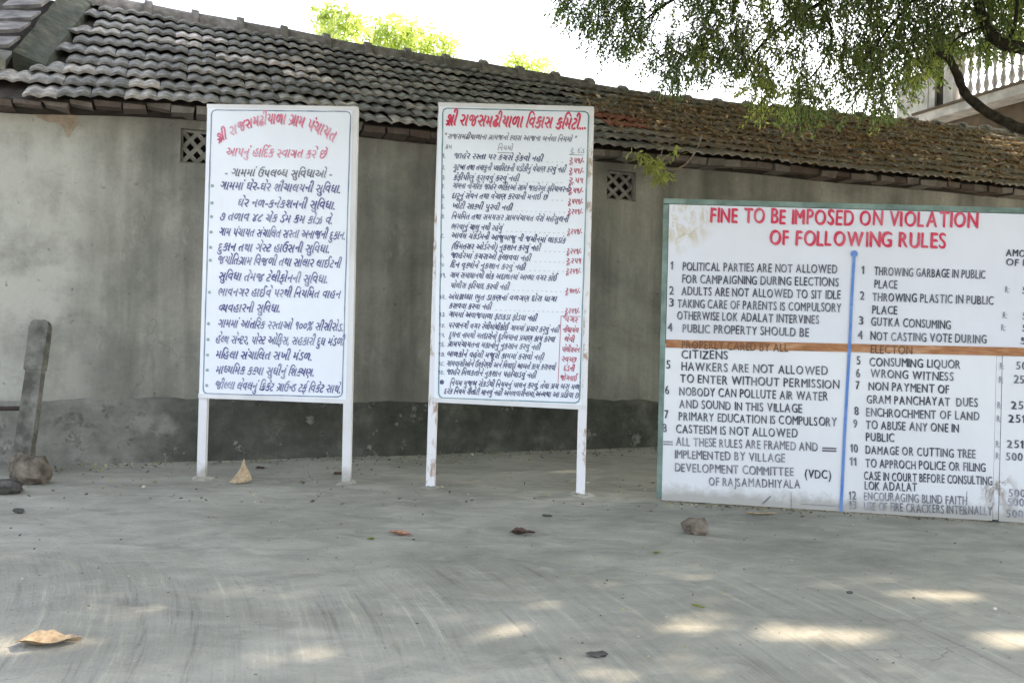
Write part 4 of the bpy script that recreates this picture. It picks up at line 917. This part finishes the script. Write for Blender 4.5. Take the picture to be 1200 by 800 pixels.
q = MB(); q.box(hp(k1, -.04, zs + .011), BD*.28, D*.3, UP*1.42); q.build('pier', M['white_wall'], nh)
q = MB(); kc0 = k_at(1098); q.box(hp(kc0 + .42, .1, zs + .011), BD*(kend - kc0 + .3), D*.25, UP*.98); q.build('parapet', M['white_wall'], nh)
q = MB(); q.box(hp(kc0 + .4, .05, zs + .99), BD*(kend - kc0 + .5), D*.36, UP*.09); q.build('parapet_cap', M['house_brown'], nh)
ka, kb_ = k_at(1112), k_at(1076)
LK = kb_ - ka
q = MB(); q.box(hp(ka + .02, .12, zs + .011), BD*LK*.28, D*.2, UP*1.7); q.box(hp(kb_ - LK*.42, .12, zs + .011), BD*LK*.42, D*.2, UP*1.7); q.box(hp(ka + .02, .12, zs + 1.713), BD*(LK - .02), D*.2, UP*.2); q.build('door_surround', M['white_wall'], nh)
q = MB(); q.box(hp(ka + .03 + LK*.28, .2, zs + .012), BD*(LK*.29 - .02), D*.06, UP*1.69); q.build('door', M['dark'], nh)
q = MB(); q.box(hp(k0, .6, -.1), BD*(kend - k0 + 1), D*6, UP*(zs - .19)); q.build('lower_wall', M['house_brown'], nh)
# ------------------------------------------------------------------ dry leaf litter on the roof
n = 60000; s_ = rng.uniform(2.0, 16.3, n); t_ = rng.uniform(.02, .97, n)
clump = np.sin(s_*2.1 + 3*t_) * np.sin(t_*9 + s_*.8) + np.sin(s_*5.3)*np.sin(t_*17)*.5
s700 = roof_st(705, 150)[0]
dens = np.clip((s_ - s700) / 2.2 + .28, 0, 1) * np.where(s_ < s700, 0, 1)
dens *= np.clip(.62 + .38*clump, .1, 1) * np.where(t_ < .13, .28, np.where(t_ < .22, .6, 1)) * np.where((t_ > .78) & (s_ < s700 + 3), .2, 1)
kp = rng.uniform(0, 1, n) < dens; s_, t_ = s_[kp], t_[kp]
Z_ = np.array([ [*roofP(a, b, 0)] for a, b in zip(s_, t_)])
# lie in the troughs and against the tile lips
Z_[:, 2] += .03 + rng.uniform(0, .07, len(Z_))
ex, ey, ez = [np.array(x) for x in frame(8, .5)]
th = rng.uniform(0, 2*math.pi, len(Z_)); ld = np.cos(th)[:, None]*ex + np.sin(th)[:, None]*ey*.8 + ez*rng.normal(0, .22, len(Z_))[:, None]; ld /= np.linalg.norm(ld, axis=1, keepdims=True)
L_ = rng.uniform(.045, .13, len(Z_)); V, Q = leaves(Z_, ld, L_, L_*rng.uniform(.2, .5, len(Z_)), .1)
rn = np.clip(rng.normal(.45, .25, len(Z_)), 0, 1)
o = bpy.data.objects.new('dry_leaf_litter', npmesh('dry_leaf_litter', V, Q, M['litter'], np.repeat(rn, 4))); COL.objects.link(o)
tag(o, 'brown fallen leaves and twigs matted over the right half of the tile roof', 'leaf litter', kind='stuff')
# hanging vine at the eave
vn = empty('hanging_vine', at(777, 190, 11.6), 'yellow-green vine with a curled dry stem hanging over the eave beside the right wall vent', 'vine')
YV = 11.75
q = MB(); q.tube(spline([at(u, v, YV) for u, v in ((822, 158), (818, 172), (806, 190), (793, 198), (783, 198), (777, 192), (778, 185), (784, 184))], 5), .011, 6); 
q.tube(spline([at(u, v, YV) for u, v in ((777, 172), (774, 183), (768, 192), (774, 203), (772, 212))], 4), .006, 5); q.build('stem', simple('dry_vine_stem', (.22, .17, .13), (.4, .32, .26), 20), vn, smooth=True)
A = [np.array(at(u + random.uniform(-6, 6), v + random.uniform(-4, 4), YV + random.uniform(-.12, .1))) for u, v in ((764, 188), (768, 190), (770, 186), (762, 192), (766, 196), (774, 200), (778, 203), (772, 205), (754, 183), (790, 176), (745, 180), (766, 190), (769, 194), (776, 208))*6]
B, ld, rr_, _, _ = sprigs(np.array(A), 4, .1, .1, .04, .8); V, Q = leaves(B, ld, rng.uniform(.06, .11, len(B)), rng.uniform(.02, .035, len(B)))
o = bpy.data.objects.new('vine_leaves', npmesh('vine_leaves', V, Q, M['leaf_vine'], np.repeat(rr_, 4))); COL.objects.link(o); attach(o, vn)
# ------------------------------------------------------------------ things on the ground
def stone(name, u, v, size, mat, label, cat='stone', seed=0, par=None, sink=.25):
    r = random.Random(seed); P = ground_hit(u, v); vs = []; fs = []; n, m = 8, 5
    ph = [r.uniform(0, 6) for _ in range(6)]
    for j in range(m + 1):
        a = math.pi * j / m
        for i in range(n):
            b = 2*math.pi*i/n; k_ = 1 + .16*math.sin(2*b + ph[0]) + .13*math.sin(3*b + ph[1] + a) + r.uniform(-.14, .14) if 0 < j < m else .9
            vs.append(P + Vector((size[0]*math.sin(a)*math.cos(b)*k_, size[1]*math.sin(a)*math.sin(b)*k_, size[2]*(math.cos(a)*k_ + 1 - sink))))
    for j in range(m):
        for i in range(n): fs.append((j*n+i, (j+1)*n+i, (j+1)*n+(i+1) % n, j*n+(i+1) % n))
    return tag(mk(name, vs, fs, mat), label, cat)
stone('rubble_stone', 38, 566, (.175, .15, .16), M['stone'], 'brown broken stone at the foot of the leaning slab', seed=3)
stone('rubble_stone', 8, 577, (.16, .13, .07), M['stone_dark'], 'low dark stone at the left edge beside the brown stone', seed=5)
stone('rubble_stone', 22, 556, (.1, .1, .14), M['stone'], 'small upright stone wedged behind the brown broken stone', seed=9)
stone('loose_stone', 815, 625, (.105, .08, .075), M['stone'], 'grey-brown chunk of stone lying in front of the wide rules board', seed=11)
stone('pebble', 22, 600, (.05, .03, .02), M['stone_dark'], 'small dark pebble on the concrete below the left rubble', 'pebble', seed=12)
stone('pebble', 641, 605, (.04, .03, .012), M['stone_dark'], 'flat dark pebble beyond the dark curled leaf', 'pebble', seed=13)
stone('pebble', 700, 768, (.05, .03, .012), M['stone_dark'], 'dark flat chip near the bottom edge right of centre', 'pebble', seed=14)
stone('pebble', 1166, 714, (.013, .011, .008), simple('white_chip', (.6, .58, .5), (.7, .68, .6)), 'tiny whitish pebble near the right edge of the concrete', 'pebble', seed=15)
stone('pebble', 996, 695, (.018, .014, .01), M['stone_dark'], 'tiny dark pebble on the concrete below the lower text of the rules board', 'pebble', seed=16)
def leafthing(u, v, L, W, rot, mat, label, lift=.01, fold=.3, stand=0.0, curl=.25, seed=1):
    r = random.Random(seed); P = ground_hit(u, v); n, m = 10, 6; vs = []; fs = []
    R = Matrix.Rotation(rot, 3, 'Z') @ Matrix.Rotation(-stand, 3, 'Y')
    for i in range(n + 1):
        x = i / n; w = W * (math.sin(math.pi * x ** .8) ** .8) * (1 + .12*math.sin(x*23 + seed)) + .002
        for j in range(m + 1):
            y = (j / m - .5); z = abs(y) * fold * w * 2 + curl * L * (x - .5) ** 2 + .05 * W * math.sin(9*x + 5*y + seed)
            vs.append(Vector((L*(x - .5), y * w, z)))
    for i in range(n):
        for j in range(m): fs.append((i*(m+1)+j, (i+1)*(m+1)+j, (i+1)*(m+1)+j+1, i*(m+1)+j+1))
    vs = [R @ q for q in vs]; mz = min(q.z for q in vs); vs = [P + q + Vector((0, 0, lift*.3 - mz)) for q in vs]
    nv = len(vs); vs += [q - Vector((0, 0, .0015)) for q in vs]; fs += [tuple(x + nv for x in f[::-1]) for f in fs[:]]
    return tag(mk('fallen_leaf', vs, fs, mat, smooth=True), label, 'leaf')
leafthing(57, 755, .29, .16, .25, M['dry_leaf'], 'large tan dry leaf with curled edge lying at the lower left', seed=2, curl=.22, fold=.2)
P = ground_hit(283, 565)
lp = [(-.13, -.02, .004), (-.05, -.06, .0), (.05, -.05, .012), (.1, .02, .03), (.07, .03, .1), (.03, .02, .17), (.01, .03, .245), (-.015, .02, .16), (-.05, .01, .09), (-.1, .0, .03), (0, -.03, .06), (.01, -.005, .13)]
lf_ = [(0, 1, 10, 9), (1, 2, 10), (2, 3, 4, 10), (4, 5, 11, 10), (5, 6, 11), (6, 7, 11), (7, 8, 10, 11), (8, 9, 10)]
lv_ = [P + Vector(q) for q in lp]; lb_ = [q + Vector((.002, .003, -.001)) for q in lv_]
tag(mk('fallen_leaf', lv_ + lb_, lf_ + [tuple(x + 12 for x in f[::-1]) for f in lf_], M['dry_leaf']), 'tan dry leaf standing on edge between the legs of the left tall board', 'leaf')
leafthing(469, 627, .2, .08, -.35, M['dry_leaf_red'], 'small reddish tan leaf on the concrete between the two tall boards', seed=6)
leafthing(612, 626, .2, .11, .1, M['dry_leaf_dark'], 'dark brown leaf in front of the right tall board', seed=8)
leafthing(892, 603, .3, .05, .1, M['dry_leaf'], 'thin straw-coloured leaf along the foot of the wide rules board', seed=10)
leafthing(435, 632, .06, .04, .3, M['leaf_vine'], 'tiny yellow leaf on the concrete left of the reddish leaf', seed=12)
leafthing(770, 648, .08, .03, .6, M['leaf_vine'], 'small yellowish leaf on the concrete before the loose stone', seed=14)
leafthing(818, 711, .09, .025, -.7, M['leaf_vine'], 'thin pale green leaf on the brushed concrete right of centre', seed=15)
leafthing(305, 549, .1, .07, .2, M['dry_leaf_dark'], 'small dark leaf by the wall behind the left tall board', seed=16)
leafthing(398, 556, .14, .08, .5, M['dry_leaf_dark'], 'dark leaf beside the right leg of the left tall board', seed=17)
# crumbs and tiny litter
n = 2600; xx = rng.uniform(-5, 5.5, n); t2 = rng.uniform(0, 1, n)
yw = W0.y + (xx - W0.x) * D.y / D.x
yy = np.where(rng.uniform(0, 1, n) < .5, yw - .05 - rng.exponential(.3, n), rng.uniform(4.2, 10, n))
f_ = rng.uniform(0, 1, n) < .1; aa = rng.uniform(0, 4.2, n)   # some lies along the foot of the rules board
xx = np.where(f_, b3.P.x + b3.d.x * aa, xx); yy = np.where(f_, b3.P.y + b3.d.y * aa - .07 - rng.exponential(.09, n), yy)
ok = yy < W0.y + (xx - W0.x) * D.y / D.x - .04; xx, yy = xx[ok], yy[ok]
B = np.stack([xx, yy, [gz(a, b) + .006 for a, b in zip(xx, yy)]], 1); th = rng.uniform(0, 6.28, len(B))
ld = np.stack([np.cos(th), np.sin(th), rng.uniform(-.05, .35, len(B))], 1); ld /= np.linalg.norm(ld, axis=1, keepdims=True); L_ = rng.uniform(.012, .055, len(B)) * np.where(yy < 8, .5, 1)
V, Q = leaves(B, ld, L_, L_*rng.uniform(.3, .6, len(B)))
o = bpy.data.objects.new('ground_litter', npmesh('ground_litter', V, Q, M['debris'], np.repeat(rng.uniform(0, 1, len(B)), 4))); COL.objects.link(o)
tag(o, 'tiny leaf scraps and crumbs scattered on the concrete and along the wall foot', 'litter', kind='stuff')
# leaning slab and bar
sb = MB(); Pb = ground_hit(15, 560); Pb = Pb + Vector((0, .18, 0)); Pt = at(49, 376, 9.72)
ax = (Pt - Pb); H_ = ax.length; ax.normalize(); sx_ = Vector((1, 0, 0)) - ax * ax.x; sx_.normalize(); sy_ = ax.cross(sx_)
n = 10; vs = []; fs = []
prof = [(0, 1.0), (.2, 1.0), (.45, .98), (.66, .96), (.67, 1.08), (.85, 1.12), (.95, 1.1), (.985, .98), (1.0, .7)]
for h_, w_ in prof:
    for (cx_, cy_) in ((-.085, -.05), (.065, -.06), (.085, -.035), (.085, .06), (-.085, .06)):
        vs.append(Pb + ax*(H_*h_) + sx_*cx_*w_ * 1.05 + sy_*cy_*-1*w_ + Vector([random.uniform(-.006, .006) for _ in range(3)]))
for j in range(len(prof)-1):
    for i in range(5): fs.append((j*5+i, j*5+(i+1) % 5, (j+1)*5+(i+1) % 5, (j+1)*5+i))
fs.append((4, 3, 2, 1, 0)); fs.append(tuple((len(prof)-1)*5 + i for i in range(5)))
tag(mk('stone_slab', vs, fs, M['slab']), 'tall narrow stone slab with rounded top leaning on the wall at far left', 'slab')
q = MB(); A_, B_ = at(-90, 480, 9.3), at(38, 478, 9.55); q.tube([A_, A_.lerp(B_, .5), B_], .024, 8, .1)
tag(q.build('iron_bar', M['iron']), 'dark rusty bar running in from the left edge to the leaning slab', 'bar')
